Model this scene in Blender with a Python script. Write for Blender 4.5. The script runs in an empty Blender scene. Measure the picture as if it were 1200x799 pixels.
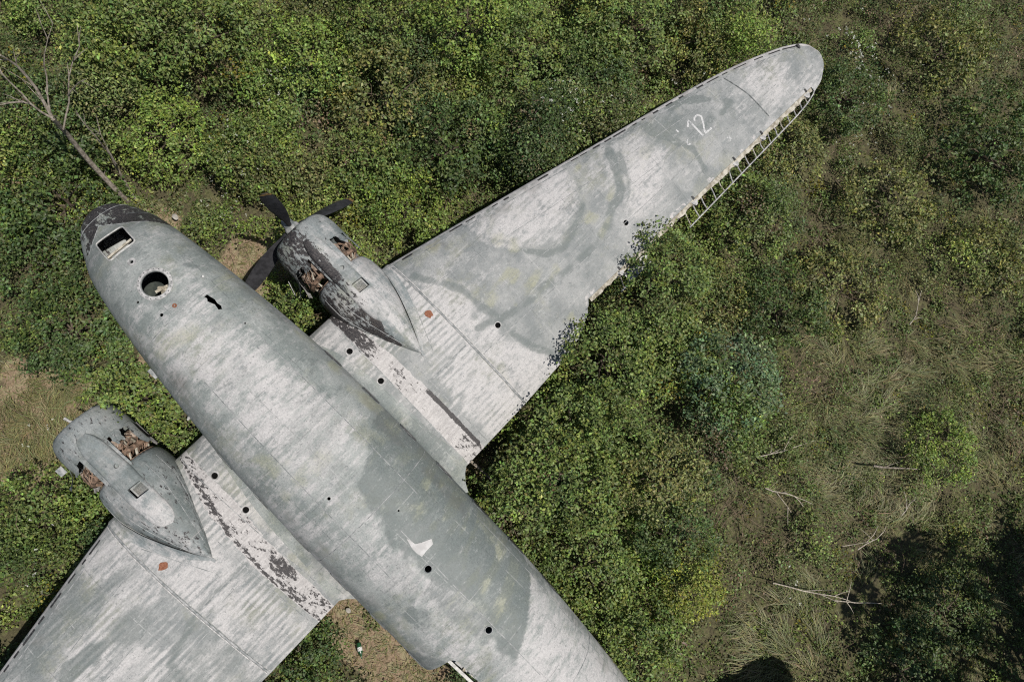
import bpy, bmesh, math, random
import numpy as np
from mathutils import Vector, Matrix

random.seed(7)
RNG = np.random.default_rng(11)
scene = bpy.context.scene
COL = scene.collection

# ------------------------------------------------------------------ camera, sky, sun, exposure
cam_data = bpy.data.cameras.new('camera')
cam = bpy.data.objects.new('camera', cam_data)
COL.objects.link(cam)
cam_data.sensor_width = 36.0
cam_data.lens = 798.5 / 1200.0 * 36.0
cam_data.clip_start = 0.1
cam_data.clip_end = 4000.0
cam_rot = Matrix(((0.726146, -0.680444, 0.098534), (0.681745, 0.694021, -0.231428), (0.089089, 0.235225, 0.967849)))
cam.matrix_world = Matrix.Translation((5.4116, 0.9621, 16.1093)) @ cam_rot.to_4x4()
scene.camera = cam

SUN = Vector((1.92, 0.62, 4.29)).normalized()
world = bpy.data.worlds.new('World')
scene.world = world
world.use_nodes = True
wn = world.node_tree.nodes
sky = wn.new('ShaderNodeTexSky')
sky.sky_type = 'NISHITA'
sky.sun_disc = False
sky.sun_elevation = math.asin(SUN.z)
sky.sun_rotation = math.atan2(SUN.x, SUN.y)
wn['Background'].inputs['Strength'].default_value = 0.06
world.node_tree.links.new(sky.outputs[0], wn['Background'].inputs[0])

sun_data = bpy.data.lights.new('sun', 'SUN')
sun_data.energy = 4.4
sun_data.angle = math.radians(0.5)
sun_data.color = (1.0, 0.95, 0.88)
sun = bpy.data.objects.new('sun', sun_data)
COL.objects.link(sun)
sun.rotation_euler = SUN.to_track_quat('Z', 'Y').to_euler()
sun.location = (20, 6, 60)

scene.view_settings.view_transform = 'Standard'
scene.view_settings.look = 'None'
scene.view_settings.exposure = 0.0
scene.view_settings.gamma = 1.0
scene.cycles.use_denoising = False
scene.cycles.filter_width = 1.15
scene.cycles.max_bounces = 6
scene.cycles.transparent_max_bounces = 4

# ------------------------------------------------------------------ numpy noise
def _hash(ix, iy, iz, seed):
    h = (ix.astype(np.int64) * 374761393 + iy.astype(np.int64) * 668265263 + iz.astype(np.int64) * 2147483647 + seed * 974634777) & 0xFFFFFFFF
    h = ((h ^ (h >> 13)) * 1274126177) & 0xFFFFFFFF
    h = ((h ^ (h >> 16)) * 2246822519) & 0xFFFFFFFF
    return ((h ^ (h >> 15)) & 0xFFFFFF) / float(0xFFFFFF)

def vnoise(x, y, z=0.0, seed=0):
    x = np.asarray(x, float); y = np.asarray(y, float); z = np.zeros_like(x) + z
    ix, iy, iz = np.floor(x), np.floor(y), np.floor(z)
    fx, fy, fz = x - ix, y - iy, z - iz
    fx, fy, fz = (t * t * (3 - 2 * t) for t in (fx, fy, fz))
    out = 0
    for a in (0, 1):
        for b in (0, 1):
            for c in (0, 1):
                w = (fx if a else 1 - fx) * (fy if b else 1 - fy) * (fz if c else 1 - fz)
                out = out + w * _hash(ix + a, iy + b, iz + c, seed)
    return out

def fbm(x, y, z=0.0, seed=0, oct=4):
    s, amp, tot = 0, 1.0, 0.0
    for k in range(oct):
        s = s + amp * vnoise(np.asarray(x) * 2 ** k, np.asarray(y) * 2 ** k, np.asarray(z) * 2 ** k, seed + k * 17)
        tot += amp
        amp *= 0.5
    return s / tot

def sstep(a, b, t):
    u = np.clip((np.asarray(t, float) - a) / (b - a), 0, 1)
    return u * u * (3 - 2 * u)

def polydist(x, y, pts):
    d = np.full(np.shape(x), 1e9)
    for (ax, ay), (bx, by) in zip(pts[:-1], pts[1:]):
        vx, vy = bx - ax, by - ay
        t = np.clip(((x - ax) * vx + (y - ay) * vy) / (vx * vx + vy * vy + 1e-12), 0, 1)
        d = np.minimum(d, np.hypot(x - ax - t * vx, y - ay - t * vy))
    return d

def smooth_interp(xs, knots, vals):
    # monotone cubic through the knots
    k = np.asarray(knots, float); v = np.asarray(vals, float)
    h = np.diff(k); s = np.diff(v) / h
    m = np.zeros_like(v)
    m[0], m[-1] = s[0], s[-1]
    for i in range(1, len(v) - 1):
        if s[i - 1] * s[i] > 0:
            w1, w2 = 2 * h[i] + h[i - 1], h[i] + 2 * h[i - 1]
            m[i] = (w1 + w2) / (w1 / s[i - 1] + w2 / s[i])
    xs = np.clip(np.asarray(xs, float), k[0], k[-1])
    i = np.clip(np.searchsorted(k, xs) - 1, 0, len(h) - 1)
    t = (xs - k[i]) / h[i]
    return ((2 * t**3 - 3 * t**2 + 1) * v[i] + (t**3 - 2 * t**2 + t) * h[i] * m[i] + (-2 * t**3 + 3 * t**2) * v[i + 1] + (t**3 - t**2) * h[i] * m[i + 1])

# ------------------------------------------------------------------ materials
def new_mat(name):
    m = bpy.data.materials.new(name)
    m.use_nodes = True
    nt = m.node_tree
    return m, nt, nt.nodes['Principled BSDF']

def N(nt, kind, **kw):
    n = nt.nodes.new(kind)
    for k, v in kw.items():
        if k in n.inputs.keys():
            n.inputs[k].default_value = v
        else:
            setattr(n, k, v)
    return n

def lk(nt, a, b):
    nt.links.new(a, b)

def mixc(nt, fac, a, b):
    n = nt.nodes.new('ShaderNodeMix')
    n.data_type = 'RGBA'
    for sock, val in ((n.inputs[0], fac), (n.inputs[6], a), (n.inputs[7], b)):
        if isinstance(val, bpy.types.NodeSocket):
            nt.links.new(val, sock)
        elif isinstance(val, tuple):
            sock.default_value = (*val, 1.0) if len(val) == 3 else val
        else:
            sock.default_value = val
    return n.outputs[2]

def mth(nt, op, a, b=0.0, clamp=False):
    n = nt.nodes.new('ShaderNodeMath')
    n.operation = op
    n.use_clamp = clamp
    for sock, val in ((n.inputs[0], a), (n.inputs[1], b)):
        if isinstance(val, bpy.types.NodeSocket):
            nt.links.new(val, sock)
        else:
            sock.default_value = val
    return n.outputs[0]

def ramp(nt, val, lo, hi):
    n = nt.nodes.new('ShaderNodeMapRange')
    n.interpolation_type = 'SMOOTHSTEP'
    n.inputs['From Min'].default_value = lo
    n.inputs['From Max'].default_value = hi
    nt.links.new(val, n.inputs['Value'])
    return n.outputs[0]

def noise(nt, vec, scale, detail=4.0, rough=0.55, stretch=None, rot=0.0):
    if stretch is not None:
        mp = nt.nodes.new('ShaderNodeMapping')
        mp.inputs['Scale'].default_value = stretch
        mp.inputs['Rotation'].default_value = (0, 0, rot)
        nt.links.new(vec, mp.inputs['Vector'])
        vec = mp.outputs[0]
    n = nt.nodes.new('ShaderNodeTexNoise')
    n.inputs['Scale'].default_value = scale
    n.inputs['Detail'].default_value = detail
    n.inputs['Roughness'].default_value = rough
    nt.links.new(vec, n.inputs['Vector'])
    return n.outputs['Fac']

def weathered_skin(name, streak, rib=None, base_a=(0.195, 0.21, 0.21), base_b=(0.298, 0.305, 0.30)):
    """painted sheet metal: pigment masks painted per vertex, flakes and streaks by noise"""
    m, nt, p = new_mat(name)
    tc = nt.nodes.new('ShaderNodeTexCoord').outputs['Object']
    pa = nt.nodes.new('ShaderNodeVertexColor'); pa.layer_name = 'paint_a'
    pb = nt.nodes.new('ShaderNodeVertexColor'); pb.layer_name = 'paint_b'
    sa = nt.nodes.new('ShaderNodeSeparateColor'); lk(nt, pa.outputs[0], sa.inputs[0])
    sb = nt.nodes.new('ShaderNodeSeparateColor'); lk(nt, pb.outputs[0], sb.inputs[0])
    chalk, dark, moss = sa.outputs[0], sa.outputs[1], sa.outputs[2]
    black, white, grime = sb.outputs[0], sb.outputs[1], sb.outputs[2]
    blot = noise(nt, tc, 1.7, 5, 0.62)
    fine = noise(nt, tc, 34, 4, 0.7)
    strk = noise(nt, tc, 1.0, 6, 0.72, streak)
    brush = noise(nt, tc, 3.1, 5, 0.7, streak)
    brush2 = noise(nt, tc, 2.3, 5, 0.7, (streak[0], streak[1] * 1.4, streak[2]), 0.55)
    col = mixc(nt, ramp(nt, blot, 0.36, 0.64), base_a, base_b)
    # uneven tint of old paint: bluish to olive
    col = mixc(nt, mth(nt, 'MULTIPLY', ramp(nt, noise(nt, tc, 0.9, 6, 0.7, (1.0, 1.0, 1.0), 1.1), 0.50, 0.66), 0.5), col, (0.235, 0.24, 0.175))
    # rubbed chalky paint follows the brush streaks
    cf = mth(nt, 'ADD', mth(nt, 'MULTIPLY', chalk, 0.85), mth(nt, 'MULTIPLY', mth(nt, 'SUBTRACT', strk, 0.5), 1.3))
    cf = mth(nt, 'ADD', cf, mth(nt, 'MULTIPLY', mth(nt, 'SUBTRACT', brush, 0.5), 1.9))
    cf = mth(nt, 'ADD', cf, mth(nt, 'MULTIPLY', mth(nt, 'SUBTRACT', brush2, 0.5), 0.9))
    lines = noise(nt, tc, 1.0, 2, 0.5, (14.0, 0.3, 0.3))
    cf = mth(nt, 'ADD', cf, mth(nt, 'MULTIPLY', mth(nt, 'SUBTRACT', lines, 0.5), 0.8))
    sx = nt.nodes.new('ShaderNodeSeparateXYZ'); lk(nt, tc, sx.inputs[0])
    seamline = None
    if rib:
        wob = mth(nt, 'MULTIPLY', mth(nt, 'SUBTRACT', noise(nt, tc, 1.3, 2), 0.5), 2.2)
        rb = mth(nt, 'SINE', mth(nt, 'ADD', mth(nt, 'MULTIPLY', sx.outputs[0], 6.2832 / rib[0]), wob))
        gate = ramp(nt, noise(nt, tc, 1.1, 4, 0.6, (1, 1, 1), 0.7), 0.42, 0.62)
        cf = mth(nt, 'ADD', cf, mth(nt, 'MULTIPLY', mth(nt, 'MULTIPLY', rb, gate), rib[2]))
        gaps = noise(nt, tc, 7, 3, 0.7)
        la = mth(nt, 'LESS_THAN', mth(nt, 'PINGPONG', sx.outputs[0], rib[1]), 0.008)
        lb_ = mth(nt, 'LESS_THAN', mth(nt, 'PINGPONG', sx.outputs[1], rib[3]), 0.008)
        seamline = mth(nt, 'MULTIPLY', mth(nt, 'MAXIMUM', la, lb_), ramp(nt, gaps, 0.38, 0.55))
    mott = noise(nt, tc, 4.2, 8, 0.78)
    cf = mth(nt, 'ADD', cf, mth(nt, 'MULTIPLY', mth(nt, 'SUBTRACT', mott, 0.5), 2.0))
    cf = ramp(nt, cf, 0.14, 1.08)
    col = mixc(nt, mth(nt, 'MULTIPLY', cf, 0.92), col, (0.475, 0.462, 0.455))
    mo = ramp(nt, mth(nt, 'ADD', moss, mth(nt, 'MULTIPLY', mth(nt, 'SUBTRACT', fine, 0.5), 0.7)), 0.3, 0.95)
    col = mixc(nt, mth(nt, 'MULTIPLY', mo, 0.5), col, (0.30, 0.30, 0.185))
    dk = ramp(nt, mth(nt, 'ADD', mth(nt, 'ADD', dark, mth(nt, 'MULTIPLY', mth(nt, 'SUBTRACT', mott, 0.5), 1.3)), mth(nt, 'MULTIPLY', mth(nt, 'SUBTRACT', brush, 0.5), 1.3)), 0.25, 0.78)
    col = mixc(nt, mth(nt, 'MULTIPLY', dk, 0.72), col, (0.115, 0.137, 0.133))
    # small scuffs and chips
    scuff = noise(nt, tc, 2.2, 6, 0.78, (streak[0] * 0.8, streak[1] * 1.5, 3), 0.5)
    col = mixc(nt, mth(nt, 'MULTIPLY', ramp(nt, scuff, 0.57, 0.68), 0.26), col, (0.62, 0.62, 0.61))
    col = mixc(nt, mth(nt, 'MULTIPLY', ramp(nt, scuff, 0.43, 0.35), 0.5), col, (0.15, 0.175, 0.18))
    chips = noise(nt, tc, 16, 2, 0.5)
    col = mixc(nt, mth(nt, 'MULTIPLY', ramp(nt, chips, 0.70, 0.73), 0.55), col, (0.10, 0.11, 0.115))
    if seamline is not None:
        col = mixc(nt, mth(nt, 'MULTIPLY', seamline, 0.42), col, mixc(nt, ramp(nt, blot, 0.45, 0.55), (0.10, 0.11, 0.11), (0.45, 0.45, 0.44)))
    speck = noise(nt, tc, 42, 1, 0.5)
    col = mixc(nt, mth(nt, 'MULTIPLY', ramp(nt, speck, 0.69, 0.73), 0.6), col, (0.09, 0.095, 0.095))
    # walkway and nose: flaking paint with hard broken edges
    fl = noise(nt, tc, 6.5, 7, 0.72)
    wf = ramp(nt, mth(nt, 'ADD', white, mth(nt, 'MULTIPLY', mth(nt, 'SUBTRACT', fl, 0.5), 1.3)), 0.47, 0.53)
    col = mixc(nt, wf, col, mixc(nt, ramp(nt, brush, 0.35, 0.65), (0.355, 0.342, 0.335), (0.485, 0.468, 0.458)))
    fl2 = noise(nt, tc, 12.5, 7, 0.75, (0.6, 1.2, 1))
    bf = ramp(nt, mth(nt, 'ADD', black, mth(nt, 'MULTIPLY', mth(nt, 'SUBTRACT', fl2, 0.5), 1.9)), 0.48, 0.53)
    col = mixc(nt, bf, col, mixc(nt, ramp(nt, fine, 0.35, 0.7), (0.022, 0.021, 0.024), (0.075, 0.068, 0.066)))
    col = mixc(nt, mth(nt, 'MULTIPLY', grime, ramp(nt, fine, 0.2, 0.8)), col, (0.075, 0.06, 0.045))
    gr = mixc(nt, ramp(nt, fine, 0.25, 0.75), (0.78, 0.78, 0.79), (1.16, 1.16, 1.15))
    mul = nt.nodes.new('ShaderNodeMix'); mul.data_type = 'RGBA'; mul.blend_type = 'MULTIPLY'
    mul.inputs[0].default_value = 1.0
    lk(nt, col, mul.inputs[6]); lk(nt, gr, mul.inputs[7])
    lk(nt, mul.outputs[2], p.inputs['Base Color'])
    rg = mth(nt, 'ADD', mth(nt, 'MULTIPLY', fine, 0.25), 0.48)
    lk(nt, rg, p.inputs['Roughness'])
    p.inputs['Specular IOR Level'].default_value = 0.35
    bmp = nt.nodes.new('ShaderNodeBump')
    bmp.inputs['Strength'].default_value = 0.35
    bmp.inputs['Distance'].default_value = 0.012
    hh = mth(nt, 'ADD', mth(nt, 'MULTIPLY', fine, 0.35), mth(nt, 'ADD', mth(nt, 'MULTIPLY', noise(nt, tc, 2.6, 2), 1.6), mth(nt, 'MULTIPLY', lines, 0.7)))
    lk(nt, hh, bmp.inputs['Height'])
    lk(nt, bmp.outputs[0], p.inputs['Normal'])
    return m

def plain(name, c1, c2, scale=8.0, rough=0.6, metal=0.0, bump=0.2, lo=0.35, hi=0.65, spec=0.4):
    m, nt, p = new_mat(name)
    tc = nt.nodes.new('ShaderNodeTexCoord').outputs['Object']
    f = noise(nt, tc, scale, 6, 0.65)
    lk(nt, mixc(nt, ramp(nt, f, lo, hi), c1, c2), p.inputs['Base Color'])
    p.inputs['Roughness'].default_value = rough
    p.inputs['Metallic'].default_value = metal
    p.inputs['Specular IOR Level'].default_value = spec
    if bump:
        b = nt.nodes.new('ShaderNodeBump')
        b.inputs['Strength'].default_value = bump
        b.inputs['Distance'].default_value = 0.01
        lk(nt, f, b.inputs['Height']); lk(nt, b.outputs[0], p.inputs['Normal'])
    return m

def leaf_mat(name, tint=(1, 1, 1), trans=0.2):
    m, nt, p = new_mat(name)
    vc = nt.nodes.new('ShaderNodeVertexColor'); vc.layer_name = 'leaf_colour'
    mul = nt.nodes.new('ShaderNodeMix'); mul.data_type = 'RGBA'; mul.blend_type = 'MULTIPLY'
    mul.inputs[0].default_value = 1.0
    lk(nt, vc.outputs[0], mul.inputs[6]); mul.inputs[7].default_value = (*tint, 1)
    lk(nt, mul.outputs[2], p.inputs['Base Color'])
    p.inputs['Roughness'].default_value = 0.5
    p.inputs['Specular IOR Level'].default_value = 0.35
    tr = nt.nodes.new('ShaderNodeBsdfTranslucent')
    mul2 = nt.nodes.new('ShaderNodeMix'); mul2.data_type = 'RGBA'; mul2.blend_type = 'MULTIPLY'
    mul2.inputs[0].default_value = 1.0
    lk(nt, mul.outputs[2], mul2.inputs[6]); mul2.inputs[7].default_value = (1.1, 1.25, 0.5, 1)
    lk(nt, mul2.outputs[2], tr.inputs['Color'])
    mx = nt.nodes.new('ShaderNodeMixShader')
    mx.inputs[0].default_value = trans
    lk(nt, p.outputs[0], mx.inputs[1]); lk(nt, tr.outputs[0], mx.inputs[2])
    lk(nt, mx.outputs[0], nt.nodes['Material Output'].inputs['Surface'])
    return m

M_WING = weathered_skin('weathered_wing_skin', (5.0, 1.15, 2.0), (0.125, 0.41, 0.40, 0.37))
M_OUTER = weathered_skin('weathered_outer_wing_skin', (4.2, 1.5, 2.0), (0.125, 0.41, 0.12, 0.37))
M_FUS = weathered_skin('weathered_fuselage_skin', (6.0, 1.6, 1.6), (0.21, 0.52, 0.16, 0.43), (0.205, 0.229, 0.22), (0.315, 0.332, 0.32))
M_NAC = weathered_skin('weathered_nacelle_skin', (1.6, 3.5, 3.0), None, (0.175, 0.202, 0.205), (0.275, 0.292, 0.29))
M_PALE = plain('pale_bare_alloy', (0.24, 0.24, 0.235), (0.50, 0.49, 0.48), 14, 0.55)
M_BEIGE = plain('primer_beige', (0.20, 0.175, 0.13), (0.50, 0.47, 0.40), 9, 0.7)
M_SEAM = plain('seam_strip_grey', (0.13, 0.145, 0.147), (0.36, 0.362, 0.36), 9, 0.6)
M_SEAMD = plain('dark_joint_sealant', (0.045, 0.05, 0.05), (0.15, 0.165, 0.165), 12, 0.7)
M_RUST = plain('rusty_plate', (0.17, 0.06, 0.03), (0.27, 0.12, 0.07), 25, 0.85)
M_GRIME = plain('oily_engine_brown', (0.06, 0.042, 0.03), (0.30, 0.20, 0.14), 11, 0.65)
M_FINS = plain('cylinder_fin_alloy', (0.15, 0.11, 0.085), (0.36, 0.29, 0.235), 16, 0.55)
M_BLACK = plain('dull_black_rubber', (0.018, 0.018, 0.02), (0.05, 0.05, 0.052), 14, 0.7)
M_HOLE_SHADE = plain('painted_hole_shade', (0.003, 0.003, 0.003), (0.008, 0.008, 0.008), 9, 0.9, bump=0, spec=0.05)  # near-black colour that paints the shade inside the wing holes
M_PROP = plain('matte_black_blade_paint', (0.017, 0.017, 0.02), (0.04, 0.04, 0.045), 6, 0.55)
M_YELLOW = plain('worn_yellow_tip', (0.06, 0.04, 0.02), (0.34, 0.21, 0.07), 14, 0.7)
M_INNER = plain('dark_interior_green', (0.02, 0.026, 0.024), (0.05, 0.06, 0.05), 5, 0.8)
M_WHITE = plain('white_frame_paint', (0.36, 0.355, 0.34), (0.60, 0.59, 0.57), 18, 0.55)
M_MARK = plain('chalk_white_marking', (0.27, 0.28, 0.285), (0.53, 0.53, 0.525), 16, 0.7, lo=0.38, hi=0.56, bump=0)
M_GLASS = plain('clouded_dark_glass', (0.022, 0.021, 0.024), (0.33, 0.32, 0.33), 9, 0.35, lo=0.54, hi=0.72)
M_BARK = plain('brown_bark', (0.05, 0.038, 0.026), (0.14, 0.11, 0.08), 20, 0.9)
M_DEADWOOD = plain('grey_dead_wood', (0.13, 0.108, 0.085), (0.33, 0.29, 0.24), 14, 0.9)
M_BLEACHED = plain('bleached_stick_wood', (0.25, 0.215, 0.17), (0.52, 0.465, 0.39), 18, 0.9)
M_DRYSTEM = plain('dry_bramble_stem', (0.10, 0.07, 0.045), (0.27, 0.20, 0.145), 6, 0.9)
M_BOTTLE = plain('green_bottle_plastic', (0.012, 0.05, 0.02), (0.03, 0.11, 0.05), 6, 0.25, bump=0)
M_LABEL = plain('white_bottle_label', (0.55, 0.56, 0.55), (0.75, 0.76, 0.75), 9, 0.5, bump=0)
M_STONE = plain('pale_stone', (0.27, 0.25, 0.22), (0.46, 0.44, 0.40), 7, 0.9)
L_MID = leaf_mat('leaf_mid_green')
L_UNDER = leaf_mat('leaf_undergrowth')
L_GRASS = leaf_mat('grass_blade', (1, 1, 1), 0.2)
L_FLOWER = leaf_mat('white_petal', (1, 1, 1), 0.2)

# ------------------------------------------------------------------ mesh helpers
def tag(o, label=None, cat=None, group=None, kind=None):
    if label: o['label'] = label
    if cat: o['category'] = cat
    if group: o['group'] = group
    if kind: o['kind'] = kind
    return o

def link(name, me, mat=None, parent=None, smooth=True, angle=40):
    o = bpy.data.objects.new(name, me)
    if mat is not None and len(me.materials) == 0:
        me.materials.append(mat)
    if smooth and len(me.polygons):
        me.polygons.foreach_set('use_smooth', np.ones(len(me.polygons), bool))
        me.set_sharp_from_angle(angle=math.radians(angle))
    COL.objects.link(o)
    if parent is not None:
        o.parent = parent
    return o

class MB:
    """collects simple shapes into one mesh"""
    def __init__(s):
        s.v, s.f = [], []
    def add(s, verts, faces):
        b = len(s.v)
        s.v += [tuple(map(float, q)) for q in verts]
        s.f += [tuple(b + i for i in f) for f in faces]
    def tube(s, pts, rad, n=8, caps=True):
        pts = [Vector(p) for p in pts]
        if not hasattr(rad, '__len__'):
            rad = [rad] * len(pts)
        b = len(s.v)
        up = None
        for i, p in enumerate(pts):
            t = (pts[min(i + 1, len(pts) - 1)] - pts[max(i - 1, 0)]).normalized()
            if up is None:
                up = t.orthogonal().normalized()
            else:
                up = (up - t * up.dot(t))
                up = up.normalized() if up.length > 1e-6 else t.orthogonal().normalized()
            sd = t.cross(up)
            for k in range(n):
                a = 2 * math.pi * k / n
                s.v.append(tuple(p + (up * math.cos(a) + sd * math.sin(a)) * rad[i]))
        for i in range(len(pts) - 1):
            for k in range(n):
                k2 = (k + 1) % n
                s.f.append((b + i * n + k, b + i * n + k2, b + (i + 1) * n + k2, b + (i + 1) * n + k))
        if caps:
            s.f.append(tuple(b + k for k in reversed(range(n))))
            e = b + (len(pts) - 1) * n
            s.f.append(tuple(e + k for k in range(n)))
    def box(s, c, d, ax=None):
        """box of full size d centred on c; ax = 3 axis vectors"""
        ax = ax or (Vector((1, 0, 0)), Vector((0, 1, 0)), Vector((0, 0, 1)))
        c = Vector(c)
        vs = []
        for i in (-1, 1):
            for j in (-1, 1):
                for k in (-1, 1):
                    vs.append(c + ax[0] * (i * d[0] / 2) + ax[1] * (j * d[1] / 2) + ax[2] * (k * d[2] / 2))
        s.add(vs, [(0, 1, 3, 2), (4, 6, 7, 5), (0, 4, 5, 1), (2, 3, 7, 6), (0, 2, 6, 4), (1, 5, 7, 3)])
    def bar(s, a, b, w, h, up=(0, 0, 1)):
        a, b = Vector(a), Vector(b)
        t = (b - a).normalized()
        u = Vector(up); u = (u - t * u.dot(t)).normalized()
        s.box((a + b) / 2, ((b - a).length, w, h), (t, u.cross(t), u))
    def lathe(s, prof, c=(0, 0, 0), axis='x', n=32, close=False):
        """profile of (along, radius) pairs round an axis"""
        b = len(s.v)
        for (u, r) in prof:
            for k in range(n):
                a = 2 * math.pi * k / n
                q = (u, r * math.cos(a), r * math.sin(a)) if axis == 'x' else (r * math.cos(a), r * math.sin(a), u)
                s.v.append((c[0] + q[0], c[1] + q[1], c[2] + q[2]))
        m = len(prof)
        for i in range(m if close else m - 1):
            i2 = (i + 1) % m
            for k in range(n):
                k2 = (k + 1) % n
                s.f.append((b + i * n + k, b + i * n + k2, b + i2 * n + k2, b + i2 * n + k))
    def grid(s, P):
        """P: list of rows of points"""
        b = len(s.v)
        r, c = len(P), len(P[0])
        for row in P:
            s.v += [tuple(map(float, q)) for q in row]
        for i in range(r - 1):
            for j in range(c - 1):
                s.f.append((b + i * c + j, b + i * c + j + 1, b + (i + 1) * c + j + 1, b + (i + 1) * c + j))
    def slab(s, P, nrm, th):
        """a sheet of grid points made thick along nrm (function or vector)"""
        r, c = len(P), len(P[0])
        top = [[Vector(q) for q in row] for row in P]
        nv = Vector(nrm)
        bot = [[q - nv * th for q in row] for row in top]
        b = len(s.v)
        for row in top: s.v += [tuple(q) for q in row]
        o2 = len(s.v)
        for row in bot: s.v += [tuple(q) for q in row]
        for i in range(r - 1):
            for j in range(c - 1):
                q = (i * c + j, i * c + j + 1, (i + 1) * c + j + 1, (i + 1) * c + j)
                s.f.append(tuple(b + k for k in q)); s.f.append(tuple(o2 + k for k in reversed(q)))
        for j in range(c - 1):
            s.f.append((b + j + 1, b + j, o2 + j, o2 + j + 1))
            e = (r - 1) * c
            s.f.append((b + e + j, b + e + j + 1, o2 + e + j + 1, o2 + e + j))
        for i in range(r - 1):
            s.f.append((b + i * c, b + (i + 1) * c, o2 + (i + 1) * c, o2 + i * c))
            s.f.append((b + (i + 1) * c + c - 1, b + i * c + c - 1, o2 + i * c + c - 1, o2 + (i + 1) * c + c - 1))
    def mesh(s, name, fix=True):
        me = bpy.data.meshes.new(name)
        me.from_pydata(s.v, [], s.f)
        if fix:
            bm = bmesh.new(); bm.from_mesh(me)
            bmesh.ops.recalc_face_normals(bm, faces=bm.faces)
            bm.to_mesh(me); bm.free()
        me.update()
        return me
    def obj(s, name, mat, parent=None, smooth=True, angle=40, fix=True):
        return link(name, s.mesh(name, fix), mat, parent, smooth, angle)

def boolean_cut(me, cutter_mb, name):
    """me minus the cutter shapes, as a new mesh"""
    a = bpy.data.objects.new(name, me); COL.objects.link(a)
    cm = cutter_mb.mesh('cutting_tool')
    b = bpy.data.objects.new('cutting_tool', cm); COL.objects.link(b)
    md = a.modifiers.new('cut', 'BOOLEAN')
    md.operation = 'DIFFERENCE'; md.object = b; md.solver = 'EXACT'
    dg = bpy.context.evaluated_depsgraph_get(); dg.update()
    out = bpy.data.meshes.new_from_object(a.evaluated_get(dg))
    bpy.data.objects.remove(a); bpy.data.objects.remove(b); bpy.data.meshes.remove(cm)
    return out

def coords(me):
    n = len(me.vertices)
    a = np.empty(n * 3); me.vertices.foreach_get('co', a)
    return a.reshape(n, 3)

def set_colours(me, layer, rgb):
    at = me.color_attributes.new(layer, 'FLOAT_COLOR', 'POINT')
    n = len(me.vertices)
    c = np.ones((n, 4)); c[:, :rgb.shape[1]] = np.clip(rgb, 0, 1)
    at.data.foreach_set('color', c.ravel())

def paint(me, fn):
    P = coords(me)
    a, b = fn(P[:, 0], P[:, 1], P[:, 2])
    set_colours(me, 'paint_a', np.stack(a, 1)); set_colours(me, 'paint_b', np.stack(b, 1))

# ------------------------------------------------------------------ the aircraft (x aft, y to its right wing, z up; nose-high on its tail wheel)
PITCH = math.radians(11)
plane = bpy.data.objects.new('derelict_airplane', None)
COL.objects.link(plane)
plane.location = (-3.7726, 0, 3.1273)
plane.rotation_euler = (0, PITCH, 0)
tag(plane, 'abandoned grey twin-engine propeller airplane with worn paint standing in overgrown scrub', 'airplane')

TAIL = 0.9      # the tail cone drawn a little longer
KX = [0.25, 0.29, 0.37, 0.50, 0.75, 1.0, 1.2, 1.45, 1.95, 2.65, 3.5, 4.5, 6.0, 8.0, 10.6, 12.25, 13.4, 14.4, 16.0, 18.0, 19.8 + TAIL, 20.0 + TAIL]
KW = [0.0, 0.19, 0.34, 0.475, 0.635, 0.74, 0.805, 0.86, 0.945, 1.05, 1.16, 1.27, 1.38, 1.42, 1.42, 1.345, 1.26, 1.16, 0.95, 0.62, 0.12, 0.0]
KT = [0.10, 0.24, 0.34, 0.44, 0.60, 0.80, 1.03, 1.32, 1.64, 1.84, 1.94, 1.99, 2.02, 2.02, 2.02, 2.00, 1.98, 1.95, 1.88, 1.75, 1.55, 1.45]
KB = [0.10, -0.05, -0.15, -0.24, -0.34, -0.40, -0.45, -0.49, -0.55, -0.60, -0.63, -0.64, -0.64, -0.63, -0.60, -0.50, -0.36, -0.2, 0.2, 0.75, 1.25, 1.45]

def fus(x):
    return (0.16 - 0.029 * (np.asarray(x, float) - 2.58), smooth_interp(x, KX, KW), smooth_interp(x, KX, KT), smooth_interp(x, KX, KB))

def fus_point(x, phi, off=0.0):
    """skin point at station x, angle phi from the top (positive to the right wing)"""
    yc, w, t, b = fus(x)
    zc, h = (t + b) / 2, (t - b) / 2
    s, c = np.sin(phi), np.cos(phi)
    e = 2 / 2.25
    yy = yc + (w + off) * np.sign(s) * np.abs(s) ** e
    zz = zc + (h + off) * np.sign(c) * np.abs(c) ** e
    return np.stack([np.broadcast_to(x, np.shape(yy)), yy, zz], -1)

def phi_at(x, y):
    """angle whose skin point on the upper half lies at lateral y"""
    yc, w, t, b = fus(x)
    s = np.clip((y - yc) / np.maximum(w, 1e-6), -1, 1)
    return np.sign(s) * np.arcsin(np.abs(s) ** (2.25 / 2))

def fus_loft(nx, nphi, off):
    xs = np.concatenate([0.25 + 0.85 * np.linspace(0, 1, 22)[1:-1] ** 2.0, np.linspace(1.1, 19.8 + TAIL, nx)])
    ph = np.linspace(-math.pi, math.pi, nphi, endpoint=False)
    mb = MB()
    X, PH = np.meshgrid(xs, ph, indexing='ij')
    P = fus_point(X, PH, off)
    r, c = X.shape
    mb.v = [tuple(q) for q in P.reshape(-1, 3)]
    mb.f = [(i * c + j, i * c + (j + 1) % c, (i + 1) * c + (j + 1) % c, (i + 1) * c + j) for i in range(r - 1) for j in range(c)]
    a = len(mb.v); mb.v.append((0.25 - off, float(fus(0.25)[0]), 0.10))
    z = len(mb.v); mb.v.append((20.0 + TAIL + off, float(fus(20.0 + TAIL)[0]), 1.45))
    mb.f += [(a, (j + 1) % c, j) for j in range(c)]
    e = (r - 1) * c
    mb.f += [(z, e + j, e + (j + 1) % c) for j in range(c)]
    return mb

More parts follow.
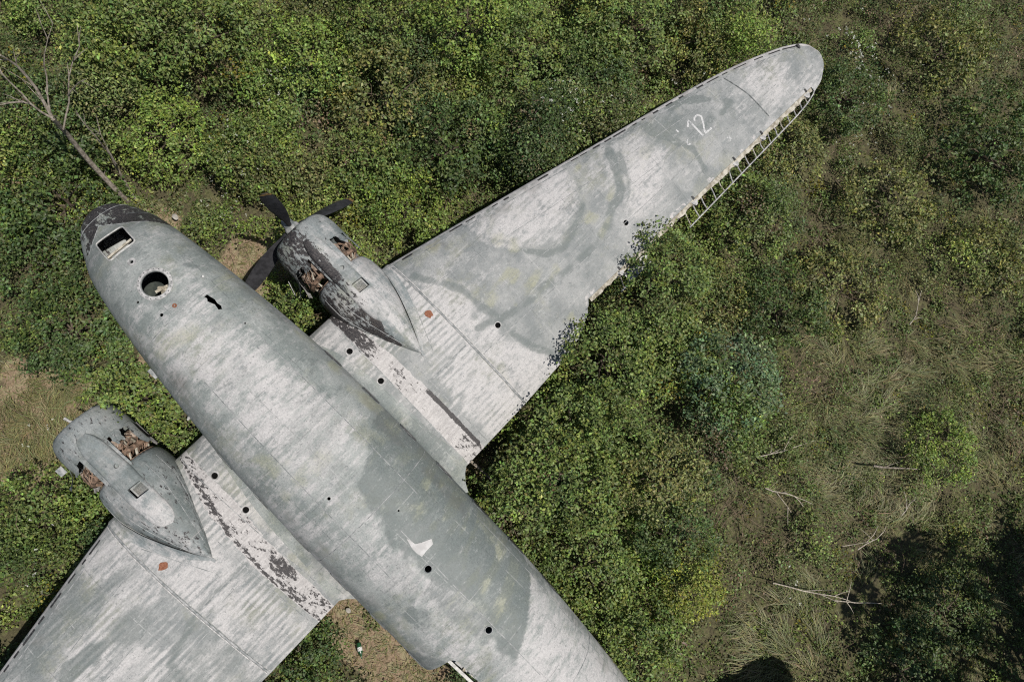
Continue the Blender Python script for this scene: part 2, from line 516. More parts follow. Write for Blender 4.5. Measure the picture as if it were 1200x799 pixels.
# outer skin with an inner skin, then the openings cut through both
outer = fus_loft(400, 128, 0.0)
inner = fus_loft(70, 48, -0.035)
shell = MB()
shell.add(outer.v, outer.f)
shell.add(inner.v, [tuple(reversed(f)) for f in inner.f])
bm = bmesh.new(); me0 = outer.mesh('outer'); bm.from_mesh(me0)
sh = bpy.data.meshes.new('shell'); sh.from_pydata(shell.v, [], shell.f); sh.update()
bm.free()
# make sure the outer skin faces out
bm = bmesh.new(); bm.from_mesh(sh); bm.normal_update()
bm.faces.ensure_lookup_table()
f0 = bm.faces[len(outer.f) // 2]
if (f0.calc_center_median() - Vector((10, -0.05, 0.7))).dot(f0.normal) < 0 and True:
    bmesh.ops.reverse_faces(bm, faces=bm.faces)
bm.to_mesh(sh); bm.free()

HATCH = [(1.06, -0.12), (1.165, 0.43), (1.695, 0.43), (1.68, -0.105)]   # roof hatch corners (x, y), refined on the roof
DOME = (2.585, 0.165, 0.225)

def rounded(pts, r=0.05, n=5):
    out = []
    m = len(pts)
    for i in range(m):
        p0, p1, p2 = (Vector((*pts[(i + k) % m], 0)) for k in (-1, 0, 1))
        a = p1 + (p0 - p1).normalized() * r; b = p1 + (p2 - p1).normalized() * r
        for k in range(n + 1):
            t = k / n
            q = a * (1 - t) ** 2 + p1 * 2 * t * (1 - t) + b * t * t
            out.append((q.x, q.y))
    return out

def prism(mb, poly, z0, z1):
    n = len(poly)
    mb.add([(x, y, z0) for x, y in poly] + [(x, y, z1) for x, y in poly],
           [tuple(reversed(range(n))), tuple(range(n, 2 * n))] + [(i, (i + 1) % n, n + (i + 1) % n, n + i) for i in range(n)])

cut = MB()
prism(cut, rounded(HATCH, 0.06), 0.35, 2.6)
prism(cut, [(DOME[0] + DOME[2] * math.cos(a), DOME[1] + DOME[2] * math.sin(a)) for a in np.linspace(0, 2 * math.pi, 36, endpoint=False)], 1.2, 2.6)
prism(cut, [(3.30, 0.585), (3.35, 0.60), (3.40, 0.57), (3.52, 0.62), (3.63, 0.60), (3.66, 0.65), (3.60, 0.68), (3.53, 0.665), (3.44, 0.68), (3.36, 0.66), (3.29, 0.645)], 1.2, 2.6)
def disc(x, y, r, n=14):
    return [(x + r * math.cos(a), y + r * math.sin(a)) for a in np.linspace(0, 2 * math.pi, n, endpoint=False)]
for hx, hy, hr in ((2.0, 0.15, 0.028), (9.45, -0.06, 0.062), (11.02, -0.09, 0.062), (2.62, -0.25, 0.022), (7.32, -0.37, 0.03), (8.35, 0.3, 0.018), (3.07, -0.12, 0.03), (4.1, 0.75, 0.016)):
    prism(cut, disc(hx, hy, hr), 1.0, 2.6)
door_poly = rounded([(10.92, -2.2), (10.92, -0.86), (13.35, -0.86), (13.35, -2.2)], 0.16, 6)
prism(cut, door_poly, -0.12, 2.4)
fus_me = boolean_cut(sh, cut, 'fuselage')

def fus_paint(x, y, z):
    yc, w, t, b = fus(x)
    zc, h = (t + b) / 2, np.maximum((t - b) / 2, 1e-3)
    s = np.arctan2((y - yc) / np.maximum(w, 1e-3), (z - zc) / h)      # angle from the top
    sy = s * 1.3
    big = fbm(x * 0.55, sy * 0.8, 0, 3)
    arc = vnoise(x * 7.0 + 1.2 * np.sin(sy * 1.7), sy * 1.6, 0, 8)
    chalk = 0.18 + 0.75 * sstep(0.44, 0.66, big) * (0.35 + 0.75 * arc)
    chalk += 0.55 * sstep(1.6, 0.3, np.hypot((x - 6.2) / 1.5, (sy + 0.1) / 0.75)) * (0.3 + 0.8 * arc)
    chalk += 0.45 * sstep(1.2, 0.6, np.hypot((x - 10.5) / 1.1, (sy + 0.35) / 0.55)) * (0.6 + 0.4 * vnoise(x * 14, sy * 14, 0, 4))
    chalk += 0.35 * sstep(1.3, 0.6, np.hypot((x - 4.2) / 1.2, (sy + 0.7) / 0.5)) * arc
    pid = _hash(np.floor((x - 0.3 * (np.floor(s / 0.55) % 2)) / 1.35), np.floor(s / 0.55), np.zeros_like(x), 7)
    chalk += 0.5 * (pid - 0.5)
    # nose: smooth grey-green
    chalk *= 1 - 0.6 * sstep(3.6, 2.4, x)
    dark = 0.04 * sstep(4.0, 2.2, x)
    rag = 0.35 * (fbm(x * 2.2, sy * 2.2, 0, 33, 5) - 0.5)
    xb = 11.05 + 0.72 * (1 - s) + 0.5 * np.maximum(0, -s) + 0.5 * rag
    start = 6.95 + 0.55 * sstep(0.75, 0.1, s) + 0.6 * sstep(0.1, -0.1, s) + rag
    low = np.interp(x, [7.0, 8.2, 9.2, 10.0, 11.0, 12.0], [0.0, -0.02, -0.12, 0.10, 0.05, -0.1]) + rag
    panel = sstep(-0.03, 0.05, x - start) * sstep(0.04, -0.03, x - xb) * sstep(-0.05, 0.08, s - low)
    fan = sstep(0.45, 0.75, vnoise(x * 8.0 + 1.5 * sy, sy * 0.8, 0, 44)) * sstep(0.4, 0.6, fbm(x * 0.8, sy, 0, 46)) * panel * sstep(1.15, 0.8, s) * sstep(0.1, 0.35, s)
    dark += 0.06 + 0.62 * panel - 0.3 * fan
    chalk *= 1 - 0.65 * panel
    tailz = sstep(-0.03, 0.05, x - xb)
    chalk += 0.45 * tailz; dark -= 0.25 * tailz
    blot = sstep(0.50, 0.58, fbm(x * 1.1 + 3, sy * 1.4, 0, 77))
    dark += 0.55 * blot * sstep(8.3, 9.0, x) * sstep(12.4, 11.8, x)
    dark += 0.35 * sstep(0.56, 0.66, fbm(x * 1.3, sy * 1.3, 0, 55))
    moss = 0.8 * fan + 0.75 * sstep(0.5, 0.7, fbm(x * 0.9, sy * 1.4, 0, 91)) * sstep(0.2, 0.75, vnoise(x * 6, sy * 1.2, 0, 5))
    moss *= sstep(2.0, 3.0, x) * (1 - 0.8 * tailz)
    # flank runs under the shoulder
    moss += 0.3 * sstep(1.0, 1.35, np.abs(sy)) * vnoise(x * 2, sy * 3, 0, 6)
    # black anti-glare nose ahead of a V in front of the roof
    vee = np.where(y > 0.13, 0.74 + 0.97 * (y - 0.13), 0.74 - 0.76 * (y - 0.13))
    black = sstep(0.02, -0.02, x - vee)
    fade = 0.30 * sstep(0.2, 0.9, s * -1) + 0.30 * sstep(0.45, 0.62, fbm(x * 5, sy * 5, 0, 12)) + 0.25 * sstep(0.25, 0.1, np.hypot(x - 0.72, y - yc - 0.12))
    black = np.where(black > 0.01, black * np.clip(0.86 - fade, 0, 1), 0) 
    white = 0 * x
    grime = 0.35 * sstep(0.6, 0.68, fbm(x * 2.4, sy * 3.5, 0, 41)) * sstep(0.9, 1.1, np.abs(sy))
    hole = np.hypot(x - 4.3, sy + 1.02)
    grime += 0.75 * sstep(0.28, 0.02, np.hypot((x - 4.08) / 1.4, sy + 0.93))
    dark += 0.5 * sstep(0.16, 0.02, np.abs(x - 2.62 - 0.9 * (sy - 0.75))) * sstep(0.6, 0.8, sy) * sstep(1.2, 0.9, sy)
    return (chalk, dark, moss), (black, white, grime)

paint(fus_me, fus_paint)
fuselage = link('fuselage', fus_me, M_FUS, plane, True, 35)

def fus_patch(name, mat, parent, x0, x1, pa, pb, off=0.006, nx=12, nph=6, th=0.01):
    """a sheet lying on the fuselage skin between two angles (numbers or functions of x)"""
    xs = np.linspace(x0, x1, nx)
    rows_t, rows_b = [], []
    for x in xs:
        a = pa(x) if callable(pa) else pa
        b = pb(x) if callable(pb) else pb
        ph = np.linspace(a, b, nph)
        rows_t.append(fus_point(np.full(nph, x), ph, off)); rows_b.append(fus_point(np.full(nph, x), ph, off - th))
    mb = MB()
    r, c = nx, nph
    for row in rows_t: mb.v += [tuple(q) for q in row]
    o2 = len(mb.v)
    for row in rows_b: mb.v += [tuple(q) for q in row]
    for i in range(r - 1):
        for j in range(c - 1):
            q = (i * c + j, i * c + j + 1, (i + 1) * c + j + 1, (i + 1) * c + j)
            mb.f.append(q); mb.f.append(tuple(o2 + k for k in reversed(q)))
    for j in range(c - 1):
        mb.f.append((j + 1, j, o2 + j, o2 + j + 1)); e = (r - 1) * c
        mb.f.append((e + j, e + j + 1, o2 + e + j + 1, o2 + e + j))
    for i in range(r - 1):
        mb.f.append((i * c, (i + 1) * c, o2 + (i + 1) * c, o2 + i * c))
        mb.f.append(((i + 1) * c + c - 1, i * c + c - 1, o2 + i * c + c - 1, o2 + (i + 1) * c + c - 1))
    return mb.obj(name, mat, parent)

def roof_z(x, y):
    return float(fus_point(x, phi_at(x, y))[2])

def roof_tube(name, mat, parent, poly, r, lift=0.006, n=6, close=True):
    """a thin rim following the roof along a plan outline"""
    pts = []
    pl = list(poly) + ([poly[0], poly[1]] if close else [])
    for (a, b), (c, d) in zip(pl[:-1], pl[1:]):
        k = max(1, int(math.hypot(c - a, d - b) / 0.05))
        for i in range(k):
            t = i / k
            pts.append((a + (c - a) * t, b + (d - b) * t))
    pts.append(pl[-1])
    P = [(x, y, roof_z(x, y) + lift) for x, y in pts]
    mb = MB(); mb.tube(P, r, n)
    return mb.obj(name, mat, parent)

roof_tube('hatch_frame', M_WHITE, fuselage, rounded([(x + (0.012 if x > 1.4 else -0.012), y + (0.012 if y > 0.2 else -0.012)) for x, y in HATCH], 0.07), 0.014)
# astrodome ring: flat pale collar with bolts
ring = MB()
rows = []
for rr, up in ((0.232, 0.004), (0.236, 0.022), (0.262, 0.024), (0.296, 0.016), (0.300, -0.01)):
    rows.append([(DOME[0] + rr * math.cos(a), DOME[1] + rr * math.sin(a), roof_z(DOME[0] + rr * math.cos(a), DOME[1] + rr * math.sin(a)) + up) for a in np.linspace(0, 2 * math.pi, 49)])
ring.grid(rows)
dome_ring = ring.obj('astrodome_ring', M_PALE, fuselage)
bolt = MB(); bolt.lathe([(0, 0.0), (0.0, 0.011), (0.007, 0.009), (0.008, 0.0)], axis='z', n=6)
bolt_me = bolt.mesh('ring_bolt'); bolt_me.materials.append(M_SEAMD)
bl = MB()
for a in np.linspace(0, 2 * math.pi, 20, endpoint=False):
    x, y = DOME[0] + 0.27 * math.cos(a), DOME[1] + 0.27 * math.sin(a)
    bl.lathe([(0, 0.0), (0.0, 0.012), (0.008, 0.009), (0.009, 0.0)], (x, y, roof_z(x, y) + 0.022), 'z', 6)
bo = bl.obj('ring_bolts', M_SEAMD, fuselage); bo['kind'] = 'stuff'
# things inside the openings
it = MB()
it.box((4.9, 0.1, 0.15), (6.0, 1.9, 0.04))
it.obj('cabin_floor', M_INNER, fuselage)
st = MB()
st.bar((1.46, -0.16, 1.02), (1.47, 0.48, 1.04), 0.035, 0.05)
st.bar((1.60, -0.06, 1.02), (1.60, 0.10, 1.02), 0.08, 0.05)
st.bar((1.46, -0.1, 0.95), (1.70, -0.1, 1.0), 0.03, 0.03)
st.bar((1.46, 0.42, 0.95), (1.70, 0.42, 1.0), 0.03, 0.03)
st.obj('cockpit_crossbar', M_BEIGE, fuselage, True, 30)
st = MB()
for k in range(7):
    a = (1.57 + random.uniform(-.04, .06), 0.14 + 0.045 * k + random.uniform(-.02, .02), 0.95)
    st.box(a, (0.035, 0.025, 0.10 + random.uniform(0, .14)), None)
st.obj('control_levers', M_SEAM, fuselage, True, 30)
st = MB()
for k in range(9):
    a = Vector((2.62 + random.uniform(-.14, .16), 0.1 + random.uniform(-.2, .16), 0.95 + random.uniform(-.1, .15)))
    d = Vector((random.uniform(-1, 1), random.uniform(-1, 1), random.uniform(-.3, .3))).normalized() * random.uniform(.12, .3)
    st.bar(a - d / 2, a + d / 2, 0.05, 0.02)
st.obj('broken_cabin_trim', M_BEIGE, fuselage, True, 30)
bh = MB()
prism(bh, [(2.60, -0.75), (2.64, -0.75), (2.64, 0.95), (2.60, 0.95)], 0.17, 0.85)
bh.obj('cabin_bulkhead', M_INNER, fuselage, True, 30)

# windscreen frame: V-shaped strips, and the centre post running forward
def strip_path(name, mat, parent, pts, wd, off, th=0.012):
    """flat strip on the fuselage following (x, phi) points"""
    L, R, Lb, Rb = [], [], [], []
    Q = [Vector(fus_point(x, p)) for x, p in pts]
    for i, (x, p) in enumerate(pts):
        t = (Q[min(i + 1, len(Q) - 1)] - Q[max(i - 1, 0)]).normalized()
        n = (Vector(fus_point(x, p, 0.1)) - Q[i]).normalized()
        s = t.cross(n).normalized()
        c = Q[i] + n * off
        L.append(c + s * wd / 2); R.append(c - s * wd / 2); Lb.append(c + s * wd / 2 - n * th); Rb.append(c - s * wd / 2 - n * th)
    mb = MB()
    mb.grid([Lb, L, R, Rb])
    return mb.obj(name, mat, parent, True, 50)

def vee_pts(side, y1, n=18):
    out = []
    for y in np.linspace(0.13, y1, n):
        x = 0.74 + (0.97 * (y - 0.13) if side > 0 else -0.76 * (y - 0.13))
        out.append((x, float(phi_at(x, y))))
    return out
strip_path('nose_cap_edge', M_SEAM, fuselage, vee_pts(1, 0.83), 0.012, 0.004)
strip_path('nose_cap_edge', M_SEAM, fuselage, vee_pts(-1, -0.36), 0.012, 0.004)
strip_path('nose_cap_seam', M_SEAM, fuselage, [(0.545 + 0.03 * abs(p) ** 2, p) for p in np.linspace(-1.4, 1.4, 24)], 0.009, 0.004)
strip_path('nose_cap_seam', M_SEAMD, fuselage, [(0.84 + 0.35 * (p - 0.5), p) for p in np.linspace(0.62, 1.5, 14)], 0.012, 0.004)
# longitudinal and hoop seams of the skin
for ph, a, b in ((0.50, 4.4, 8.4), (-0.38, 4.4, 9.2), (0.05, 8.6, 12.3), (1.02, 9.5, 14.5)):
    strip_path('skin_seam', M_SEAM, fuselage, [(x, ph) for x in np.linspace(a, b, 40)], 0.013, 0.0035, 0.006)
for xx in (3.25, 8.05, 12.9, 14.6):
    strip_path('skin_seam', M_SEAM, fuselage, [(xx, p) for p in np.linspace(-1.5, 1.5, 50)], 0.013, 0.0035, 0.006)
# white scrap of foil stuck to the roof, small fittings
foil = [(8.796, 0.053), (8.857, 0.077), (8.971, 0.091), (9.035, 0.177), (9.128, 0.346), (9.213, 0.303), (9.207, 0.134), (9.219, 0.016), (9.087, -0.003), (8.946, 0.01)]
fm = MB()
ctr = (9.11, 0.11)
vs = [(x, y, roof_z(x, y) + 0.008) for x, y in foil]
nf = len(foil)
fm.add(vs + [(x, y, z - 0.007) for x, y, z in vs], [tuple(range(nf)), tuple(range(2 * nf - 1, nf - 1, -1))] + [(i, nf + i, nf + (i + 1) % nf, (i + 1) % nf) for i in range(nf)])
fo = fm.obj('bare_metal_patch', plain('bright_bare_metal', (0.33, 0.325, 0.32), (0.46, 0.455, 0.45), 6, 0.5), fuselage)
fo['label'] = 'bright white scrap of bare metal on the fuselage roof'
tg = MB(); prism(tg, rounded([(1.93, 0.05), (1.95, 0.25), (2.08, 0.22), (2.06, 0.06)], 0.03), roof_z(2, .15) - 0.05, roof_z(2, .15) + 0.006)
# small pads round the roof fittings
def pad(name, mat, cx, cy, r, r2, h=0.012, n=14):
    mb = MB(); rows = []
    for rr, up in ((r2, 0.0), (r2 + 0.004, h), (r, h), (r + 0.006, -0.004)):
        rows.append([(cx + rr * math.cos(a), cy + rr * math.sin(a), roof_z(cx + rr * math.cos(a), cy + rr * math.sin(a)) + up) for a in np.linspace(0, 2 * math.pi, n + 1)])
    mb.grid(rows)
    return mb.obj(name, mat, fuselage)
pad('fitting_pad', M_PALE, 2.0, 0.15, 0.075, 0.03)
pad('fitting_pad', M_RUST, 3.10, 0.14, 0.036, 0.012)
pad('roof_vent_collar', M_SEAM, 9.45, -0.06, 0.075, 0.06)
pad('roof_vent_collar', M_SEAM, 11.02, -0.09, 0.075, 0.06)
an = MB(); an.tube([(2.98, 0.80, roof_z(2.98, .8)), (3.0, 0.82, roof_z(2.98, .8) + 0.07)], [0.028, 0.018], 8)
an.obj('antenna_stub', M_WHITE, fuselage)
an = MB(); an.tube([(4.55, -1.12, roof_z(4.55, -1.12)), (4.57, -1.15, roof_z(4.55, -1.12) + 0.06)], [0.035, 0.02], 8)
an.obj('antenna_stub', M_WHITE, fuselage)
vp = MB(); vp.box((3.52, -1.03, 0.98), (0.2, 0.07, 0.05)); vp.obj('side_vent_scoop', M_SEAM, fuselage, True, 30)
# cabin windows along both flanks
for sg in (1, -1):
    for k in range(7):
        xw = 5.3 + 1.03 * k
        if sg < 0 and xw > 10.9:
            continue
        ph = sg * 1.46
        fr = fus_patch('cabin_window', M_SEAMD, fuselage, xw, xw + 0.44, ph - 0.17, ph + 0.17, 0.012, 5, 5, 0.012)
        fus_patch('window_pane', M_GLASS, fr, xw + 0.04, xw + 0.40, ph - 0.13, ph + 0.13, 0.017, 4, 4, 0.008)
# cargo door opening: sill, frame and inside floor
ds = MB(); ds.bar((10.98, -1.10, 0.9), (13.3, -1.08, 0.9), 0.06, 0.05); ds.obj('door_sill', M_WHITE, fuselage, True, 30)
df = MB()
for xx in (11.35, 11.75, 12.15, 12.6, 13.0):
    df.bar((xx, -0.9, 0.30), (xx + 0.02, -1.15, 0.34), 0.05, 0.09)
    df.bar((xx + 0.1, -0.95, 0.25), (xx + 0.3, -1.05, 0.25), 0.14, 0.05)
df.obj('floor_frame', M_BEIGE, fuselage, True, 30)
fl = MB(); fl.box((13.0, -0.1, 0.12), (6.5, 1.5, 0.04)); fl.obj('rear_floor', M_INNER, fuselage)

# ---------------------------------------------------------------- wings
DIH = math.tan(math.radians(5))
LE_K = 0.2362
Y_J = 3.66

def wing_le(y):
    y = abs(y)
    return 4.78 if y <= Y_J else float(smooth_interp(y, [Y_J, 5.0, 9.0, 12.5, 13.65, 14.29, 14.62, 14.72], [4.80, 5.10, 6.04, 6.89, 7.29, 7.59, 7.87, 8.17]))

def wing_te(y):
    """edge as it stands today: full to the flap end, cut back to the rear spar where the aileron hung, then the tip"""
    y = abs(y)
    if y <= Y_J: return 9.06
    if y < 5.2: return 9.06 - 0.055 * (y - Y_J)
    if y < 6.30: return float(np.interp(y, [5.2, 5.5, 5.9, 6.1, 6.3], [8.97, 8.90, 8.74, 8.62, 8.42])) + 0.03 * math.sin(y * 37) * math.sin(y * 11)
    if y < 13.92: return 8.40 + (y - 6.3) * 0.031
    return float(smooth_interp(y, [13.92, 14.2, 14.45, 14.6, 14.7, 14.72], [8.78, 8.72, 8.58, 8.46, 8.28, 8.19]))

def wing_full_te(y):
    y = abs(y)
    return max(wing_te(y), 9.06 - 0.02 * (y - Y_J) if y < 13.92 else 0)

def wing_zc(y):
    y = abs(y)
    return -0.20 + (max(0, y - Y_J)) * DIH + 0.12 * min(1, max(0, y - Y_J) / 10.5)

def wing_thick(y):
    y = abs(y)
    if y <= Y_J: return 0.15
    return 0.15 - 0.075 * (y - Y_J) / 11.0

def foil_z(t, tk, c):
    t = np.clip(t, 0, 1)
    yt = 5 * tk * (0.2969 * np.sqrt(t) - 0.1260 * t - 0.3516 * t**2 + 0.2843 * t**3 - 0.1036 * t**4)
    cam = 0.02 * 4 * t * (1 - t)
    return (cam + yt) * c, (cam - yt) * c

def wing_top(x, y):
    le, te = wing_le(y), wing_full_te(y)
    c = max(te - le, 0.02)
    tip = math.sqrt(max(0.0, min(1, (14.73 - abs(y)) / 0.6)))
    return wing_zc(y) + float(foil_z((x - le) / c, wing_thick(y), c)[0]) * (0.25 + 0.75 * tip)

def wing_mesh(ys, nu, nl):
    mb = MB()
    cnt = nu + nl
    for y in ys:
        le, te, fte = wing_le(y), wing_te(y), wing_full_te(y)
        c = max(fte - le, 0.02)
        tip = 0.25 + 0.75 * math.sqrt(max(0.0, min(1, (14.73 - abs(y)) / 0.6)))
        tm = (te - le) / c
        tu = tm * (1 - np.cos(np.linspace(0, 1, nu) * math.pi * 0.5)) if False else tm * np.linspace(0, 1, nu) ** 1.35
        zu = wing_zc(y) + foil_z(tu, wing_thick(y), c)[0] * tip
        tl = tm * np.linspace(1, 0, nl + 2)[:-1] ** 1.5
        zl = wing_zc(y) + foil_z(tl, wing_thick(y), c)[1] * tip
        zl = np.minimum(zl, np.interp(tl, tu, zu) - 0.012)
        tl = tl[:-1] if len(tl) > nl else tl; zl = zl[:len(tl)]
        row = [(le + a * c, y, b) for a, b in zip(tu, zu)] + [(le + a * c, y, b) for a, b in zip(tl, zl)]
        mb.v += row
        cnt = len(row)
    for i in range(len(ys) - 1):
        for j in range(cnt):
            j2 = (j + 1) % cnt
            mb.f.append((i * cnt + j, i * cnt + j2, (i + 1) * cnt + j2, (i + 1) * cnt + j))
    mb.f.append(tuple(range(cnt)))
    e = (len(ys) - 1) * cnt
    mb.f.append(tuple(e + k for k in reversed(range(cnt))))
    return mb

WALK_R = ([(4.74, 1.97), (4.94, 1.95), (6.45, 1.91), (9.1, 1.88)], [(4.74, 2.18), (5.02, 2.21), (6.35, 2.35), (7.39, 2.38), (9.1, 2.38)])
WALK_L = ([(4.74, -1.80), (6.05, -1.76), (7.16, -1.91), (9.1, -2.00)], [(4.74, -1.96), (5.96, -2.28), (7.5, -2.45), (9.1, -2.42)])

def between(x, y, ab):
    a = np.interp(x, [p[0] for p in ab[0]], [p[1] for p in ab[0]])
    b = np.interp(x, [p[0] for p in ab[1]], [p[1] for p in ab[1]])
    lo, hi = np.minimum(a, b), np.maximum(a, b)
    return sstep(-0.02, 0.02, y - lo) * sstep(-0.02, 0.02, hi - y), (y - lo) / (hi - lo)

def centre_paint(x, y, z):
    ay = np.abs(y)
    up = sstep(-0.30, -0.2, z)
    big = fbm(x * 0.7, y * 0.55, 0, 14)
    st = vnoise(x * 9, y * 0.9, 0, 2)
    chalk = 0.12 + 0.8 * sstep(0.45, 0.62, big) * (0.4 + 0.7 * st)
    chalk += 0.75 * np.where(y > 0, 1, 0.55) * sstep(2.45, 2.75, ay) * sstep(6.1, 7.2, x) * (0.45 + 0.65 * st)
    chalk += np.where(y > 0, 0.3, 0.0) * sstep(3.0, 3.4, ay) * sstep(5.0, 6.0, x)
    dark = 0.18 + 0.3 * sstep(0.5, 0.64, fbm(x * 0.8, y * 0.8, 0, 31))
    dark *= np.where(y < 0, 1.0, 0.55)
    chalk += 0.4 * (_hash(np.floor(x / 1.1), np.floor(y / 0.9), np.zeros_like(x), 8) - 0.5)
    dark += 0.45 * sstep(0.09, 0.02, polydist(x, ay, [(7.2, 2.5), (7.15, 3.6)]))
    dark += 0.55 * sstep(7.3, 7.5, x) * sstep(8.9, 8.4, x) * np.where(y > 0, 1, 0) * sstep(1.9, 1.7, y)
    moss = 0.5 * sstep(0.5, 0.7, fbm(x * 1.2, y * 1.2, 0, 71)) * np.where(ay < 2.0, 1.0, 0.5)
    wr, tr = between(x, y, WALK_R); wl, tl = between(x, y, WALK_L)
    walk = np.maximum(wr, wl)
    white = walk * 0.80
    n = fbm(x * 1.6, y * 3.0, 0, 63)
    br = wr * np.clip(0.68 - 0.5 * sstep(5.3, 6.8, x) + 0.5 * (n - 0.5), 0, 1) * sstep(7.2, 6.3, x)
    br = np.maximum(br, wr * 1.1 * sstep(0.045, 0.03, np.abs(y - np.interp(x, [7.3, 8.95], [2.335, 2.345]))) * sstep(7.25, 7.35, x) * sstep(8.97, 8.9, x))
    br = np.maximum(br, wr * (0.37 + 0.6 * (n - 0.5)))
    bl_ = wl * np.clip(0.41 + 0.9 * (n - 0.5), 0, 1)
    bl_ = np.maximum(bl_, wl * 0.62 * sstep(0.30, 0.1, np.hypot((x - 7.75) / 2.0, y + 2.1)))
    bl_ = np.maximum(bl_, wl * 0.58 * sstep(0.08, 0.03, np.abs(y - np.interp(x, [5.2, 6.6, 8.0], [-1.98, -2.28, -2.42]))))
    black = np.maximum(br, bl_)
    grime = 0.5 * sstep(0.1, 0.02, np.abs(x - 4.80)) * vnoise(x * 3, y * 4, 0, 9)
    chalk *= 1 - walk; dark *= 1 - walk; moss *= 1 - walk
    return (chalk, dark, moss), (black, white, grime)

C1 = [(4.82, 3.61), (5.16, 3.73), (5.82, 4.07), (6.52, 4.4), (7.17, 4.54), (7.45, 4.5), (8.28, 4.63), (8.89, 4.92)]
C2 = [(6.04, 5.68), (6.31, 5.86), (6.95, 6.26), (7.11, 6.7), (6.95, 7.27), (6.86, 7.7), (6.39, 7.94), (6.07, 8.01)]
C3 = [(6.33, 8.96), (6.79, 8.81), (7.11, 8.6), (7.41, 8.07), (7.67, 7.61)]
C3B = [(6.52, 9.09), (7.05, 8.86), (7.38, 8.59), (7.72, 7.98)]
C4 = [(7.13, 4.07), (7.32, 4.47), (7.52, 5.68), (7.62, 6.6), (7.57, 7.82)]  # greyish band that paints the shading along the rear spar
C5 = [(6.52, 10.06), (6.67, 10.11), (7.29, 10.36), (7.72, 10.49), (8.24, 10.41)]
C6 = [(6.56, 10.89), (6.98, 11.58), (7.48, 11.97), (7.57, 11.67), (7.41, 11.04)]

def blob(x, y, cx, cy, rx, ry, soft=0.5):
    return sstep(1 + soft * 0.5, 1 - soft, np.hypot((x - cx) / rx, (y - cy) / ry))

def right_paint(x, y, z):
    big = fbm(x * 0.8, y * 0.5, 0, 24)
    # brush marks swing round from spanwise to diagonal
    st = 0.5 * vnoise(x * 8 + y * 1.2, y * 1.1, 0, 42) + 0.5 * vnoise((x + y * 0.45) * 6, (y - x) * 0.7, 0, 43)
    wob = 0.28 * (fbm(x * 1.4, y * 1.4, 0, 5) - 0.5)
    xw, yw = x + wob, y + 0.3 * (fbm(x * 1.3, y * 1.3, 0, 6) - 0.5)
    chalk = 0.15 + 0.55 * sstep(0.48, 0.66, big) * (0.4 + 0.6 * st)
    for cx, cy, rx, ry, k in ((6.15, 6.7, 0.42, 1.15, .9), (6.6, 8.3, 0.35, 0.55, .55), (7.0, 9.5, 0.7, 0.55, .95), (7.75, 8.75, 0.5, 0.75, .95), (7.6, 13.2, 0.55, 0.8, .85), (8.0, 12.9, .5, .5, .6),
                              (8.3, 4.2, 0.6, 0.36, 1.1), (7.5, 4.05, 0.5, 0.3, .95), (8.55, 4.6, 0.3, 0.3, .9), (6.3, 4.0, 0.8, 0.22, .7), (5.6, 9.0, .3, 1.0, .4), (7.6, 12.0, 0.5, .35, .35)):
        chalk += k * blob(xw, yw, cx, cy, rx, ry, 0.6) * (0.5 + 0.6 * st)
    chalk += 0.35 * (_hash(np.floor((x - 0.24 * y) / 0.8), np.floor(y / 1.5), np.zeros_like(x), 9) - 0.5)
    dark = 0.16 + 0.2 * sstep(0.52, 0.66, fbm(x * 1.1, y * 0.9, 0, 66))
    for pts, wd, k in ((C1, 0.13, .5), (C2, 0.11, .62), (C3, 0.13, .75), (C3B, 0.06, .4), (C4, 0.12, .55), (C5, 0.11, .7), (C6, 0.12, .8), ([(6.1, 8.9), (6.4, 9.6), (6.5, 10.1)], .1, .4)):
        dark += 1.08 * k * sstep(wd * 1.1, wd * 0.15, polydist(xw, yw, pts)) * (0.25 + 0.95 * sstep(0.3, 0.65, fbm(x * 3.3, y * 3.3, 0, 57)))
    dark += 0.45 * blob(xw, yw, 6.9, 10.35, 0.35, 0.6, .7)
    dark *= 1 - 0.6 * blob(xw, yw, 8.3, 4.2, 0.7, 0.4)
    lobe = sstep(0.05, -0.1, np.maximum(x - np.interp(y, [5.4, 5.9, 6.7, 7.7, 8.05], [6.0, 6.6, 7.05, 6.75, 6.0]), np.abs(y - 6.7) - 1.3))
    chalk += 0.5 * lobe; dark *= 1 - 0.5 * lobe
    inb = sstep(0.12, -0.1, y - np.interp(x, [4.82, 5.8, 6.5, 7.45, 8.3, 8.9], [3.66, 4.07, 4.4, 4.5, 4.63, 4.92]))
    chalk += 0.35 * inb
    mid = sstep(0.1, 0.3, y - 4.3) * sstep(8.6, 8.2, y) * (1 - lobe) * (1 - inb)
    chalk *= 1 - 0.45 * mid
    moss = (0.55 + 0.5 * mid) * sstep(0.42, 0.62, fbm(x * 1.5, y * 1.4, 0, 81)) * sstep(0.2, 0.75, st) * sstep(12.5, 11, y)
    moss += 0.4 * sstep(0.25, 0.08, polydist(x, y, C2))
    black = 0 * x
    white = 0.50 * sstep(0.14, 0.03, np.abs(x - np.array([wing_te(a) for a in y]) + 0.06)) * sstep(0.45, 0.6, fbm(y * 2.5, x * 3, 0, 3)) * (y > 4.8) * (y < 12)
    le = np.interp(y, [Y_J, 5.0, 9.0, 12.5, 13.65, 14.29, 14.62, 14.72], [4.80, 5.10, 6.04, 6.89, 7.29, 7.59, 7.87, 8.17])
    white = np.maximum(white, 0.62 * sstep(0.075, 0.05, x - le) * (z > -0.2))
    grime = 0.4 * sstep(0.62, 0.7, fbm(x * 3, y * 3, 0, 88)) * sstep(0.3, 0.0, x - le - 0.2)
    return (chalk, dark, moss), (black, white, grime)

